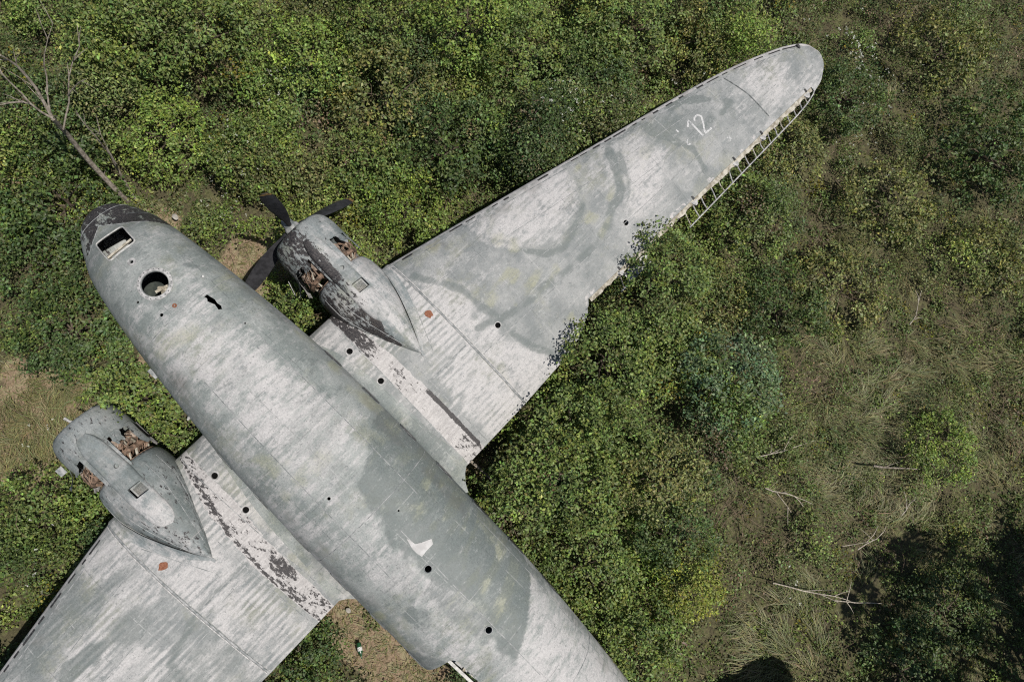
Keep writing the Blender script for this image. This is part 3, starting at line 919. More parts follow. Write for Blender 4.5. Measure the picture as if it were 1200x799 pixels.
def left_paint(x, y, z):
    big = fbm(x * 0.9, y * 0.7, 0, 124)
    st = 0.6 * vnoise(x * 9, y * 0.8, 0, 142) + 0.4 * vnoise(x * 18, y * 1.6, 0, 143)
    chalk = 0.16 + 1.0 * sstep(0.42, 0.58, fbm(x * 1.6, y * 1.2, 0, 128)) * (0.25 + 0.85 * st)
    chalk += 0.45 * blob(x, y, 8.3, -4.5, 0.9, 0.8, .7) * (0.5 + 0.5 * st)
    chalk += 0.35 * (_hash(np.floor((x + 0.24 * y) / 0.8), np.floor(y / 1.5), np.zeros_like(x), 10) - 0.5)
    dark = 0.30 + 0.35 * sstep(0.46, 0.62, fbm(x * 1.1, y * 0.7, 0, 166))
    dark += 0.5 * sstep(0.1, 0.02, polydist(x, y, [(7.2, -3.7), (7.5, -4.6), (8.9, -5.0)]))
    dark += 0.7 * blob(x + 0.2 * (fbm(x * 3, y * 3, 0, 8) - .5), y, 6.35, -5.5, 0.18, 0.55, .3) + 0.5 * blob(x, y, 6.5, -4.6, .3, .45, .6)
    moss = 0.25 * sstep(0.5, 0.7, fbm(x, y, 0, 181))
    le = np.interp(-y, [Y_J, 5.0, 9.0, 12.5], [4.80, 5.10, 6.04, 6.89])
    white = 0.6 * sstep(0.07, 0.05, x - le) * (z > -0.2)
    grime = 0.4 * sstep(0.6, 0.68, fbm(x * 3, y * 3, 0, 188)) * sstep(0.3, 0.0, x - le - 0.2)
    return (chalk, dark, moss), (0 * x, white, grime)

ys_c = np.linspace(-Y_J, Y_J, 171)
cw = wing_mesh(ys_c, 88, 10)
cutc = MB()
WHOLES = ((5.60, 1.78), (6.48, 1.80), (5.55, -1.72), (6.44, -1.77))
for hx, hy in WHOLES:
    prism(cutc, disc(hx, hy, 0.062, 16), wing_top(hx, hy) - 0.22, wing_top(hx, hy) + 0.2)
cw_me = boolean_cut(cw.mesh('centre_wing'), cutc, 'centre_wing')
paint(cw_me, centre_paint)
centre_wing = link('centre_wing', cw_me, M_WING, plane, True, 35)
oy = np.concatenate([np.linspace(Y_J, 6.29, 62), np.linspace(6.31, 13.91, 170), np.linspace(13.93, 14.4, 12), [14.5, 14.58, 14.64, 14.69, 14.715]])
rw = wing_mesh(oy, 84, 10)
cutr = MB()
RH = ((7.38, 4.40), (7.78, 8.13))
for hx, hy in RH:
    prism(cutr, disc(hx, hy, 0.062, 16), wing_top(hx, hy) - 0.16, wing_top(hx, hy) + 0.2)
rw_me = boolean_cut(rw.mesh('right_wing'), cutr, 'outer_wing')
paint(rw_me, right_paint)
right_wing = link('outer_wing', rw_me, M_OUTER, plane, True, 35)
right_wing['label'] = 'far outer wing marked 12 with aileron skeleton'
lw_me = wing_mesh(-oy[::-1], 84, 10).mesh('left_wing')
paint(lw_me, left_paint)
left_wing = link('outer_wing', lw_me, M_WING, plane, True, 35)
left_wing['label'] = 'near outer wing running off the left edge'

def wing_strip(name, mat, parent, pts, wd, th=0.012, lift=0.004, n=24):
    """flat raised strip on the wing's upper skin along plan points"""
    P = []
    for (a, b), (c, d) in zip(pts[:-1], pts[1:]):
        k = max(2, int(math.hypot(c - a, d - b) / 0.08))
        for i in range(k):
            P.append((a + (c - a) * i / k, b + (d - b) * i / k))
    P.append(pts[-1])
    rows = [[], [], [], []]
    for i, (x, y) in enumerate(P):
        x0, y0 = P[max(i - 1, 0)]; x1, y1 = P[min(i + 1, len(P) - 1)]
        t = Vector((x1 - x0, y1 - y0)).normalized(); s = Vector((-t.y, t.x))
        for r, (sd, dz) in enumerate(((1, -th), (1, 0), (-1, 0), (-1, -th))):
            xx, yy = x + s.x * sd * wd / 2, y + s.y * sd * wd / 2
            rows[r].append((xx, yy, wing_top(min(max(xx, wing_le(yy) + 0.003), wing_full_te(yy)), yy) + lift + dz))
    mb = MB(); mb.grid(rows)
    return mb.obj(name, mat, parent, True, 50)

for sg, pw in ((1, right_wing), (-1, left_wing)):
    wing_strip('joint_ridge_and_shade', M_SEAM, pw, [(4.84, sg * (Y_J + .02)), (9.02, sg * (Y_J + .04))], 0.035, 0.03, 0.02)  # darker grey strip painting the shadow beside the pale ridge
    wing_strip('joint_ridge_and_shade', M_PALE, pw, [(4.84, sg * (Y_J + .05)), (9.02, sg * (Y_J + .07))], 0.018, 0.03, 0.026)
    # spanwise skin seams of the outer wing
    wing_strip('skin_seam', M_SEAM, pw, [(7.60, sg * 3.8), (7.72, sg * 7.0), (7.98, sg * 13.2)], 0.014, 0.006, 0.0035)
    wing_strip('skin_seam', M_SEAM, pw, [(5.75, sg * 3.8), (6.35, sg * 7.0), (7.25, sg * 12.3)], 0.012, 0.006, 0.003)
    wing_strip('skin_seam', M_SEAM, pw, [(6.7, sg * 3.8), (7.1, sg * 7.4), (7.5, sg * 11)], 0.010, 0.006, 0.003)
    wing_strip('boot_seam', M_SEAM, pw, [(wing_le(y) + 0.17, sg * y) for y in np.linspace(3.9, 14.2, 40)], 0.018, 0.008, 0.004)
    # torn de-icing boot: broken dark dashes behind the leading edge
    dash = None
    yy = 3.95
    rr = random.Random(5 if sg > 0 else 6)
    dm_n = 0
    while yy < (14.0 if sg > 0 else 9.5):
        ln = rr.uniform(0.10, 0.34)
        if rr.random() < 0.88:
            wing_strip('boot_strip', M_BLACK, pw, [(wing_le(yy) + 0.075, sg * yy), (wing_le(yy + ln) + 0.075, sg * (yy + ln))], rr.uniform(0.022, 0.042), 0.01, 0.005)
        yy += ln + rr.uniform(0.05, 0.22)
    # centre section seams
    wing_strip('skin_seam', M_SEAM, centre_wing, [(7.2, sg * 2.5), (7.2, sg * 3.6)], 0.03, 0.008, 0.004)
    wing_strip('skin_seam', M_SEAM, centre_wing, [(4.86, sg * 1.96), (6.4, sg * 1.93), (9.02, sg * 1.88)], 0.014, 0.006, 0.0035)
    wing_strip('skin_seam', M_SEAM, centre_wing, [(6.5, sg * 2.52), (9.02, sg * 2.52)], 0.012, 0.006, 0.0035)
    wing_strip('skin_seam', M_SEAM, centre_wing, [(5.6, sg * 3.52), (6.85, sg * 2.98)], 0.012, 0.006, 0.003)
    # rivet rows on the outer wing that catch the light
wing_strip('tip_joint', M_SEAMD, right_wing, [(7.0, 12.33), (7.67, 12.49), (8.4, 12.55)], 0.028, 0.008, 0.0035)

def wing_ring(name, mat, parent, x, y, r0, r1, h=0.008):
    mb = MB(); rows = []
    for rr, up in ((r0, -0.004), (r0 + 0.004, h), (r1, h), (r1 + 0.004, -0.006)):
        rows.append([(x + rr * math.cos(a), y + rr * math.sin(a), wing_top(x + rr * math.cos(a), y + rr * math.sin(a)) + up) for a in np.linspace(0, 2 * math.pi, 21)])
    mb.grid(rows)
    return mb.obj(name, mat, parent)
def well(parent, hx, hy, r):  # black disc set in the hole as painted shade, hiding its sunlit floor
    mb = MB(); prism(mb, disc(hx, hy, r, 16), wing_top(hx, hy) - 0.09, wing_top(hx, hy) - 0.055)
    mb.obj('hole_shade_disc', M_HOLE_SHADE, parent)
for hx, hy in WHOLES:
    well(centre_wing, hx, hy, 0.060)
    wing_ring('fuel_filler_rim', M_PALE, centre_wing, hx, hy, 0.064, 0.09)
for hx, hy in RH:
    well(right_wing, hx, hy, 0.060)
    wing_ring('access_hole_rim', M_PALE, right_wing, hx, hy, 0.064, 0.08, 0.005)

def wing_poly(name, mat, parent, poly, lift=0.005, th=0.006):
    mb = MB()
    cx = sum(p[0] for p in poly) / len(poly); cy = sum(p[1] for p in poly) / len(poly)
    n = len(poly)
    vs = [(cx, cy, wing_top(cx, cy) + lift)] + [(x, y, wing_top(x, y) + lift) for x, y in poly]
    mb.add(vs, [(0, i + 1, (i + 1) % n + 1) for i in range(n)])
    b = len(mb.v)
    mb.add([(x, y, wing_top(x, y) + lift - th) for x, y in poly], [])
    for i in range(n):
        mb.f.append((1 + i, b + i, b + (i + 1) % n, 1 + (i + 1) % n))
    return mb.obj(name, mat, parent, True, 40)
def rust_poly(cx, cy):
    rr = random.Random(int(cx * 100))
    return [(cx + 0.095 * (1 + rr.uniform(-.3, .25)) * math.cos(a) + .02, cy + 0.085 * (1 + rr.uniform(-.3, .25)) * math.sin(a)) for a in np.linspace(0, 2 * math.pi, 11, endpoint=False)]
wing_poly('rust_patch', M_RUST, centre_wing, rust_poly(6.16, 3.50))
wing_poly('rust_patch', M_RUST, centre_wing, [(6.02 + .8 * (x - 6.0), y) for x, y in rust_poly(6.10, -3.48)])

# hand-painted 12 and scribbles
def stroke(name, pts, wd, parent, lift=0.004):
    """brush stroke on the wing skin"""
    wing_strip(name, M_MARK, parent, pts, wd, 0.003, lift)
stroke('painted_digit', [(7.23, 10.79), (7.12, 10.915), (7.62, 10.93)], 0.047, right_wing)
stroke('painted_digit', [(7.24, 11.01), (7.18, 11.07), (7.185, 11.17), (7.27, 11.22), (7.39, 11.16), (7.53, 11.06), (7.615, 11.01), (7.63, 11.22)], 0.047, right_wing)
stroke('painted_scribble', [(7.42, 10.57), (7.51, 10.48), (7.55, 10.56)], 0.03, right_wing)
stroke('painted_scribble', [(7.08, 10.52), (7.16, 10.54)], 0.04, right_wing)
stroke('painted_scribble', [(8.04, 11.36), (8.16, 11.45)], 0.025, right_wing)
stroke('painted_scribble', [(8.06, 11.45), (8.16, 11.37)], 0.02, right_wing)

# open rear spar where the aileron hung: ragged beige face, brackets
sp = MB()
ysp = np.linspace(6.34, 13.9, 90)
rj = random.Random(3)
rt, rb_, ro = [], [], []
for y in ysp:
    x = wing_te(y)
    z = wing_top(x, y)
    j = rj.uniform(-0.015, 0.03)
    rt.append((x + 0.004, y, z - 0.006)); ro.append((x + 0.10 + j, y, z - 0.045)); rb_.append((x + 0.075 + j * .5, y, z - 0.11))
sp.slab([rt, ro, rb_], (0, 0, 1), 0.012)
spar_lip = sp.obj('rear_spar', M_BEIGE, right_wing, True, 50)
for by in (9.75, 11.16, 12.12, 13.71, 7.3):
    x = wing_te(by); z = wing_top(x, by)
    hb = MB()
    prism(hb, [(x + 0.02, by - 0.09), (x + 0.09, by - 0.07), (x + 0.16, by - 0.02), (x + 0.16, by + 0.03), (x + 0.09, by + 0.08), (x + 0.02, by + 0.10)], z - 0.10, z - 0.02)
    hb.obj('hinge_bracket', M_PALE, spar_lip, True, 40)
    nb = MB(); nb.box((x - 0.03, by + 0.02, z + 0.004), (0.10, 0.05, 0.02)); nb.obj('bracket_slot', M_BLACK, spar_lip, True, 40)
# aileron skeleton: stripped of its fabric
ail = MB()
ail_pts = [(8.93, 9.28), (8.92, 10.4), (8.91, 11.5), (8.90, 12.4), (8.89, 13.2), (8.86, 13.6), (8.80, 13.88), (8.70, 14.04), (8.58, 14.02)]
az = lambda x, y: wing_zc(y) + 0.05
ail.tube([(x, y, az(x, y) - 0.07) for x, y in ail_pts], 0.017, 6)
aileron = ail.obj('aileron', M_PALE, plane)
aileron['label'] = 'bare aileron frame without its fabric'
for k, y in enumerate([9.32, 9.62, 9.92, 10.22, 10.52, 10.82, 11.12, 11.40, 11.68, 11.94, 12.20, 12.44, 12.68, 12.92, 13.16, 13.40, 13.62]):
    xo = float(np.interp(y, [p[1] for p in ail_pts[:7]], [p[0] for p in ail_pts[:7]]))
    x0 = wing_te(y) + 0.05
    z0 = wing_top(wing_te(y), y) - 0.07
    rb = MB()
    q = random.Random(k * 13 + 5)
    j1, j2 = q.uniform(-.045, .045), q.uniform(-.025, .025)
    rb.tube([(x0, y + 0.12 + j1, z0), ((x0 + xo) / 2, y + 0.06 + (j1 + j2) / 2 + q.uniform(-.02, .02), (z0 + az(xo, y) - .07) / 2 - q.uniform(0, .03)), (xo, y + j2, az(xo, y) - 0.07)], [0.017, 0.014, 0.013], 5)
    rb.obj('rib', M_PALE if k % 4 else M_BEIGE, aileron, True, 30)
tb = MB()
tb.tube([(8.84, 7.05, az(8.84, 7) - 0.09), (8.83, 8.10, az(8.8, 8) - 0.06)], 0.02, 6)
tb.obj('trailing_tube', M_WHITE, aileron)
for y in (7.15, 7.62, 8.0):
    rb = MB(); rb.tube([(wing_te(y) + 0.06, y + 0.14, wing_top(8.4, y) - 0.06), (8.6, y + .09, az(8.6, y) - .03), (8.84, y, az(8.84, y) - 0.09)], 0.013, 5)
    rb.obj('rib', M_BEIGE, aileron)
ts = MB(); ts.slab([[(8.62 + random.uniform(-.05, .03), y, az(8.7, y) - 0.05 + random.uniform(-.01, .02)) for y in np.linspace(7.35, 8.05, 8)], [(8.84, y, az(8.84, y) - 0.06) for y in np.linspace(7.35, 8.05, 8)]], (0, 0, 1), 0.008)
ts.obj('torn_skin', M_PALE, aileron, True, 40)
# wing-tip light
tl = MB(); tl.lathe([(-0.06, 0.0), (-0.05, 0.03), (0.0, 0.04), (0.06, 0.02), (0.07, 0.0)], (7.72, 14.35, wing_top(7.72, 14.35) + 0.015), 'x', 8)
tl.obj('tip_light', M_BLACK, right_wing)

# ---------------------------------------------------------------- wing root fillets
for sg in (1, -1):
    rows = []
    for x in np.concatenate([np.linspace(4.95, 8.9, 48), np.linspace(8.95, 10.3, 28)]):
        yc, w, t, b = (float(q) for q in fus(x))
        zt = wing_top(min(x, 9.04), sg * 1.6) if x < 9.04 else -0.22 + 0.02
        hgt = 0.22 + 0.16 * sstep(5, 9, x)
        zf = zt + float(hgt)
        zc, h = (t + b) / 2, (t - b) / 2
        cph = (zf - zc) / h
        ph = math.acos(max(-1, min(1, np.sign(cph) * abs(cph) ** (2.25 / 2))))
        A = Vector(fus_point(x, sg * ph, 0.004))
        zlow = zt + 0.008
        cph2 = (zlow - zc) / h
        ph2 = math.acos(max(-1, min(1, np.sign(cph2) * abs(cph2) ** (2.25 / 2))))
        F = Vector(fus_point(x, sg * ph2, 0.0))
        ext = float(np.interp(x, [4.95, 5.5, 8.0, 8.9, 9.05, 9.15, 9.3, 9.5, 9.8, 10.3], [0.12, 0.25, 0.50, 0.76, 0.74, 0.60, 0.47, 0.37, 0.22, 0.02]))
        Bp = Vector((x, F.y + sg * ext, (wing_top(min(x, 9.04), F.y + sg * ext) if x < 9.04 else zt) + 0.008))
        C = Vector((x, F.y + sg * ext * 0.12, zlow + 0.03))
        row = []
        for u in np.linspace(0, 1, 9):
            row.append(A * (1 - u) ** 2 + C * 2 * u * (1 - u) + Bp * u * u)
        rows.append(row)
    fm = MB(); fm.slab(rows, (0, 0, 1), 0.02)
    fme = fm.mesh('wing_fillet')
    def fil_paint(x, y, z):
        big = fbm(x * 1.2, y * 2, 0, 51)
        dk = 0.2 + 0.5 * sstep(7.4, 7.7, x) * sstep(8.8, 8.4, x) * (1 if sg > 0 else 0.3)
        return (0.15 + 0.5 * sstep(.45, .65, big), dk + 0.3 * sstep(.5, .65, fbm(x * 2, z * 4, 0, 52)), 0.45 * sstep(0.45, 0.65, fbm(x * 1.5, y * 3, 0, 53))), (0 * x, 0.6 * sstep(8.6, 9.0, x) * vnoise(x * 5, y * 5, 0, 2), 0.3 * sstep(.6, .7, big))
    paint(fme, fil_paint)
    fil = link('wing_fillet', fme, M_FUS, plane, True, 40)
    ln = MB(); ln.tube([tuple(r[0] + Vector((0, 0, 0.002))) for r in rows[10:52]], 0.009, 5)
    ln.obj('fillet_seam', M_SEAMD, fil)

# ---------------------------------------------------------------- nacelles, cowlings, engines
NX = [4.30, 4.36, 4.6, 4.9, 5.3, 5.8, 6.3, 6.55, 6.66]
NW = [0.60, 0.66, 0.71, 0.72, 0.64, 0.46, 0.235, 0.10, 0.02]
NT = [0.40, 0.455, 0.50, 0.53, 0.53, 0.475, 0.36, 0.28, 0.21]
NB = [-0.86, -0.92, -0.96, -0.98, -0.93, -0.80, -0.58, -0.45, -0.3]
ZE = -0.25

def nac_point(x, phi, yc, sg, off=0.0):
    w, t, b = (float(smooth_interp(x, NX, q)) for q in (NW, NT, NB))
    s, c = math.sin(phi), math.cos(phi)
    e = 2 / 2.2
    yy = yc + sg * 0.01 * (x - 4.3) + (w + off) * np.sign(s) * abs(s) ** e
    zm = ZE + 0.2 * max(0.0, (x - 4.6) / 2.0)
    zz = zm + ((t - zm if c > 0 else zm - b) + off) * np.sign(c) * abs(c) ** e
    return (x, float(yy), float(zz))

cyl = MB()
prof = [(0.0, 0.0), (0.0, 0.085)]
for k in range(9):
    z = 0.02 + 0.030 * k
    prof += [(z, 0.085), (z + 0.004, 0.125 - 0.0 * k), (z + 0.014, 0.125), (z + 0.018, 0.085)]
prof += [(0.31, 0.11), (0.36, 0.10), (0.385, 0.0)]
cyl.lathe(prof, axis='z', n=14)
cyl_me = cyl.mesh('engine_cylinder'); cyl_me.materials.append(M_FINS)

def make_nacelle(sg):
    yc = sg * 2.78
    mb = MB()
    xs = np.concatenate([[4.30, 4.33, 4.36], np.linspace(4.42, 6.5, 62), [6.56, 6.61, 6.64, 6.66]])
    nph = 88
    for x in xs:
        mb.v += [nac_point(x, p, yc, sg) for p in np.linspace(-math.pi, math.pi, nph, endpoint=False)]
    for i in range(len(xs) - 1):
        for j in range(nph):
            mb.f.append((i * nph + j, i * nph + (j + 1) % nph, (i + 1) * nph + (j + 1) % nph, (i + 1) * nph + j))
    mb.f.append(tuple(range(nph))); e = (len(xs) - 1) * nph
    mb.f.append(tuple(e + k for k in reversed(range(nph))))
    me = mb.mesh('nacelle')
    def nac_paint(x, y, z):
        u = (y - yc)
        big = fbm(x * 1.5, y * 2.2, z * 2, 15 + sg)
        st = vnoise(x * 2.0, y * 10, z * 4, 9)
        chalk = 0.12 + 0.6 * sstep(0.48, 0.64, big) * (0.4 + 0.6 * st)
        dark = 0.30 + 0.35 * sstep(0.5, 0.62, fbm(x * 2, y * 3, z * 3, 19))
        black = 0 * x
        if sg > 0:
            edge = u + 0.08 + 0.03 * (x - 4.3)
            black = sstep(0.03, -0.08, edge) * np.clip(0.74 - 0.26 * sstep(0.45, 0.6, fbm(x * 2.5, y * 2.5, z * 2.5, 3)) + 0.12 * sstep(5.2, 6.2, x), 0, 1) * sstep(-0.55, -0.3, z)
            chalk += 0.9 * sstep(0.16, 0.0, np.abs(u - 0.06 * (x - 5))) * sstep(4.9, 5.2, x) + 0.5 * sstep(0.0, 0.25, u)
            dark *= 0.5
        else:
            black = 0.30 + 0.10 * sstep(0.5, 0.6, fbm(x * 2, y * 2, z * 2, 83)) + 0 * x
            chalk += 0.75 * sstep(0.25, 0.05, np.abs(u + 0.14)) * sstep(5.3, 5.8, x)
            dark += 0.2 * sstep(0.0, 0.2, u)
        return (chalk, dark, 0 * x + 0.1), (black, 0 * x, 0.3 * sstep(0.6, 0.66, big))
    hy0_, hy1_ = yc - 0.06, yc + (0.21 if sg > 0 else 0.20)
    hcut = MB(); prism(hcut, rounded([(4.68, hy0_), (4.70, hy1_), (4.92, hy1_), (4.94, hy0_)], 0.02, 2), 0.40, 1.2)
    me = boolean_cut(me, hcut, 'nacelle')
    paint(me, nac_paint)
    nac = link('nacelle', me, M_NAC, plane, True, 40)
    nac['label'] = 'engine nacelle with black flaking paint' if sg > 0 else 'grey-green engine nacelle half covered by bush'
    # raised spine fairing along the top
    rows = []
    sx = np.linspace(3.40, 5.68, 34)
    for x in sx:
        top = float(np.interp(x, [3.40, 3.7, 4.3, 4.6, 4.9, 5.3, 5.68], [0.478, 0.485, 0.485, 0.522, 0.54, 0.535, 0.49]))
        rise = float(np.interp(x, [3.40, 3.46, 3.6, 5.2, 5.55, 5.68], [0.0, 0.035, 0.05, 0.05, 0.02, 0.0]))
        hw = float(np.interp(x, [3.40, 3.5, 3.7, 4.4, 5.3, 5.5, 5.62, 5.68], [0.10, 0.16, 0.21, 0.235, 0.235, 0.20, 0.13, 0.04]))
        yo = yc + sg * 0.01 * (x - 4.3) - 0.02 * sg
        row = []
        for u, dz in ((-1.02, -0.13), (-1, 0.2), (-0.94, 0.62), (-0.8, 0.9), (-0.4, 1.0), (0, 1.03), (0.4, 1.0), (0.8, 0.9), (0.94, 0.62), (1, 0.2), (1.02, -0.13)):
            drop = 0.72 - math.sqrt(max(0.0, 0.72 ** 2 - (u * hw) ** 2))
            z = top - drop * 1.0 + (rise * dz if dz > 0 else dz)
            row.append((x, yo + u * hw, z))
        rows.append(row)
    fm = MB(); fm.grid(rows)
    n = len(rows[0])
    fm.f.append(tuple(range(n))); fm.f.append(tuple((len(rows) - 1) * n + k for k in reversed(range(n))))
    nr = len(rows)
    fm.f += [(i * n, (i + 1) * n, (i + 1) * n + n - 1, i * n + n - 1) for i in range(nr - 1)]
    fme = fm.mesh('spine_fairing')
    hc = MB()
    hx0, hx1, hy0, hy1 = 4.70, 4.92, yc - sg * 0.10 if sg > 0 else yc - 0.06, yc + 0.21 if sg > 0 else yc + 0.20
    if sg > 0: hy0, hy1 = yc - 0.06, yc + 0.21
    prism(hc, rounded([(hx0 - .02, hy0), (hx0, hy1), (hx1 + .02, hy1), (hx1, hy0)], 0.02, 2), 0.42, 1.2)
    hxx, hyy = (4.30, yc + 0.06) if sg > 0 else (4.22, yc + 0.10)
    prism(hc, disc(hxx, hyy, 0.045), 0.40, 1.2)
    fme = boolean_cut(fme, hc, 'spine_fairing')
    def fair_paint(x, y, z):
        u = y - yc
        big = fbm(x * 2, y * 3, 0, 61 + sg)
        chalk = 0.2 + 0.6 * sstep(0.48, 0.62, big)
        black = 0 * x
        if sg > 0:
            black = 0.46 * sstep(0.02, -0.1, u) * sstep(5.4, 5.0, x) + 0.30 * sstep(4.6, 4.2, x) * sstep(0.15, 0.0, u)
            chalk += 0.7 * sstep(4.9, 5.0, x) + 0.2
        else:
            chalk += 0.4 * sstep(4.85, 5.0, x) * sstep(0.1, -0.1, u)
        return (chalk, 0.25 + 0.3 * sstep(.5, .62, fbm(x * 3, y * 3, 0, 12)), 0 * x), (black, 0 * x, 0 * x)
    paint(fme, fair_paint)
    fair = link('spine_fairing', fme, M_NAC, nac, True, 35)
    cap = MB(); prism(cap, [(hx0 + 0.02, hy0 + 0.03), (hx0 + 0.02, hy1 - 0.04), (hx1 - 0.02, hy1 - 0.04), (hx1 - 0.02, hy0 + 0.03)], 0.39, 0.42)
    cap.obj('hatch_plate', M_BEIGE, fair, True, 30)
    # flank seams
    for ph, a, b in ((0.62, 4.5, 6.3), (-0.62, 4.5, 6.3), (1.05, 4.5, 6.0), (-1.05, 4.5, 6.0)):
        sm = MB(); sm.tube([nac_point(x, ph, yc, sg, 0.001) for x in np.linspace(a, b, 24)], 0.0065, 4)
        sm.obj('nacelle_seam', M_SEAM, nac)
    if sg < 0:
        for dph in (0.0, 0.10):
            sm = MB(); sm.tube([nac_point(x, 1.02 - 0.14 * (x - 5.0) + dph, yc, sg, 0.003) for x in np.linspace(4.9, 6.35, 24)], 0.010, 4)
            sm.obj('nacelle_seam', M_SEAMD, nac)
        sm = MB(); sm.tube([nac_point(6.12, p, yc, sg, 0.002) for p in np.linspace(-1.2, 1.3, 18)], 0.007, 4); sm.obj('nacelle_seam', M_PALE, nac)
    # soft fillet of the nacelle into the wing, outboard side
    rows = []
    for x in np.linspace(4.84, 6.75, 26):
        w = float(smooth_interp(x, NX, NW))
        o = float(np.interp(x, [4.84, 5.2, 6.0, 6.75], [0.10, 0.16, 0.18, 0.03]))
        y0, y1 = yc + sg * (w * 0.93 - 0.02), yc + sg * (w + o)
        z1 = wing_top(max(x, 4.8), y1) + 0.006
        z0 = z1 + float(np.interp(x, [4.84, 5.2, 6.0, 6.75], [0.22, 0.16, 0.10, 0.01]))
        row = []
        for u in np.linspace(0, 1, 6):
            row.append((x, y0 * (1 - u) + y1 * u, z0 * (1 - u) ** 2 + (z1 + 0.005) * 2 * u * (1 - u) + z1 * u * u))
        rows.append(row)
    ff = MB(); ff.slab(rows, (0, 0, 1), 0.015); ffm = ff.mesh('nacelle_fillet'); paint(ffm, lambda x, y, z: ((0.3 + 0.4 * vnoise(x * 3, y * 9, 0, 4), 0.2 + 0 * x, 0 * x), (0 * x, 0 * x, 0 * x)))
    link('nacelle_fillet', ffm, M_NAC, nac, True, 40)

    # ---- cowling: a rounded ring, rear edge torn
    n = 96
    prof = [(3.22, 0.44), (3.12, 0.455), (3.055, 0.485), (3.03, 0.53), (3.04, 0.575), (3.08, 0.62), (3.16, 0.665), (3.26, 0.695), (3.4, 0.712), (3.55, 0.716), (3.70, 0.715), (3.69, 0.695), (3.4, 0.69), (3.3, 0.68), (3.2, 0.62)]
    if sg < 0:
        prof = [(u, r * 0.955) for u, r in prof]
    rj = random.Random(21 + sg)
    jit = [0.0] * n
    for k in range(n):
        jit[k] = rj.uniform(-0.012, 0.012)
    cw_ = MB()
    for (u, r) in prof:
        for k in range(n):
            a = 2 * math.pi * k / n
            uu = u
            if u > 3.5:
                uu += jit[k] * (u - 3.5) * 5
            cw_.v.append((uu, yc + r * math.sin(a), ZE + r * math.cos(a)))
    m = len(prof)
    for i in range(m):
        for k in range(n):
            i2, k2 = (i + 1) % m, (k + 1) % n
            cw_.f.append((i * n + k, i * n + k2, i2 * n + k2, i2 * n + k))
    cme = cw_.mesh('cowling')
    def cowl_paint(x, y, z):
        u = y - yc
        big = fbm(x * 2.2, y * 2.2, z * 2.2, 35 + sg)
        chalk = 0.25 + 0.55 * sstep(0.46, 0.62, big) * vnoise(x * 3, y * 9, z * 9, 3)
        dark = 0.35 + 0.3 * sstep(0.5, 0.62, fbm(x * 3, y * 3, z * 3, 39)) - (0.2 if sg > 0 else 0.0)
        black = 0 * x
        if sg > 0:
            black = 0.30 + 0.22 * np.maximum(sstep(0.22, 0.08, np.hypot((x - 3.12), (u + 0.18) / 1.2)), sstep(0.17, 0.06, np.hypot(x - 3.4, (u + 0.12) / 1.0))) + 0.2 * sstep(0.1, -0.3, u)
        else:
            black = 0.32 + 0 * x
        return (chalk, dark, 0 * x), (black, 0 * x, 0 * x)
    paint(cme, cowl_paint)
    cowl = link('cowling', cme, M_NAC, plane, True, 40)
    cowl['label'] = 'engine cowling behind the black propeller' if sg > 0 else 'grey-green engine cowling with no propeller'
    # bridging skin behind the cowling, top only
    a0, a1 = (-0.42, 0.42)
    rows = []
    for x in np.linspace(3.66, 4.40, 8):
        rows.append([(x + 0.02 * math.sin(9 * a + x), yc + 0.712 * math.sin(a), ZE + 0.712 * math.cos(a)) for a in np.linspace(a0, a1, 12)])
    br = MB(); br.slab(rows, (0, 0, 1), 0.012); bme = br.mesh('bridge_panel'); paint(bme, cowl_paint)
    link('bridge_panel', bme, M_NAC, cowl, True, 40)
    # torn skins hanging round the gap
    for k, (a, ln, bend) in enumerate(((0.80, 0.30, 0.10), (-0.62, 0.22, 0.04), (-1.35, 0.42, 0.22), (1.25, 0.5, 0.02), (-2.0, 0.5, 0.1), (2.1, 0.6, 0.0)) if sg > 0 else ((0.62, 0.26, 0.03), (1.15, 0.55, 0.06), (-0.75, 0.2, 0.05), (-1.2, 0.25, 0.2), (-2.0, .5, .1), (2.1, .6, .0))):
        rows = []
        rj2 = random.Random(k * 7 + sg)
        da = 0.16
        for i, t in enumerate(np.linspace(0, 1, 6)):
            x = 3.66 + ln * t
            rr = 0.715 + bend * t * t
            j = rj2.uniform(-0.04, 0.04)
            rows.append([(x + (rj2.uniform(-.03, .03) if i == 5 else 0), yc + rr * math.sin(a + b * (1 - 0.3 * t) + j), ZE + rr * math.cos(a + b * (1 - 0.3 * t) + j)) for b in np.linspace(-da, da, 6)])
        tm = MB(); tm.slab(rows, (0, 0, 1), 0.01); tme = tm.mesh('torn_skin'); paint(tme, cowl_paint)
        link('torn_skin', tme, M_NAC if k < 4 else M_PALE, cowl, True, 40)
    # loose flap sheet seen beside the engine
    if sg > 0:
        pl = MB(); pl.slab([[(3.62 + 0.06 * i, yc - 0.83 - 0.02 * i + 0.02 * math.sin(3 * j), -0.40 - 0.05 * j) for j in range(5)] for i in range(6)], (0, 1, 0), 0.01)
        pl.obj('bent_cowl_flap', M_PALE, cowl, True, 40)
    else:
        pl = MB(); pl.slab([[(3.46 + 0.04 * i, yc - 0.68 - 0.04 * j, 0.02 + 0.01 * j) for j in range(4)] for i in range(5)], (0, 0, 1), 0.01)
        pl.obj('bent_cowl_flap', M_SEAM, cowl, True, 40)
        pt = MB(); pt.tube([(3.09, yc + 0.05, 0.07), (2.96, yc + 0.0, 0.10), (2.86, yc - 0.02, 0.12)], [0.03, 0.025, 0.03], 8); pt.obj('intake_pipe', M_PALE, cowl)
        pt = MB(); pt.tube([(3.12, yc + 0.40, 0.03), (3.02, yc + 0.42, 0.06)], [0.025, 0.02], 8); pt.obj('intake_pipe', M_PALE, cowl)

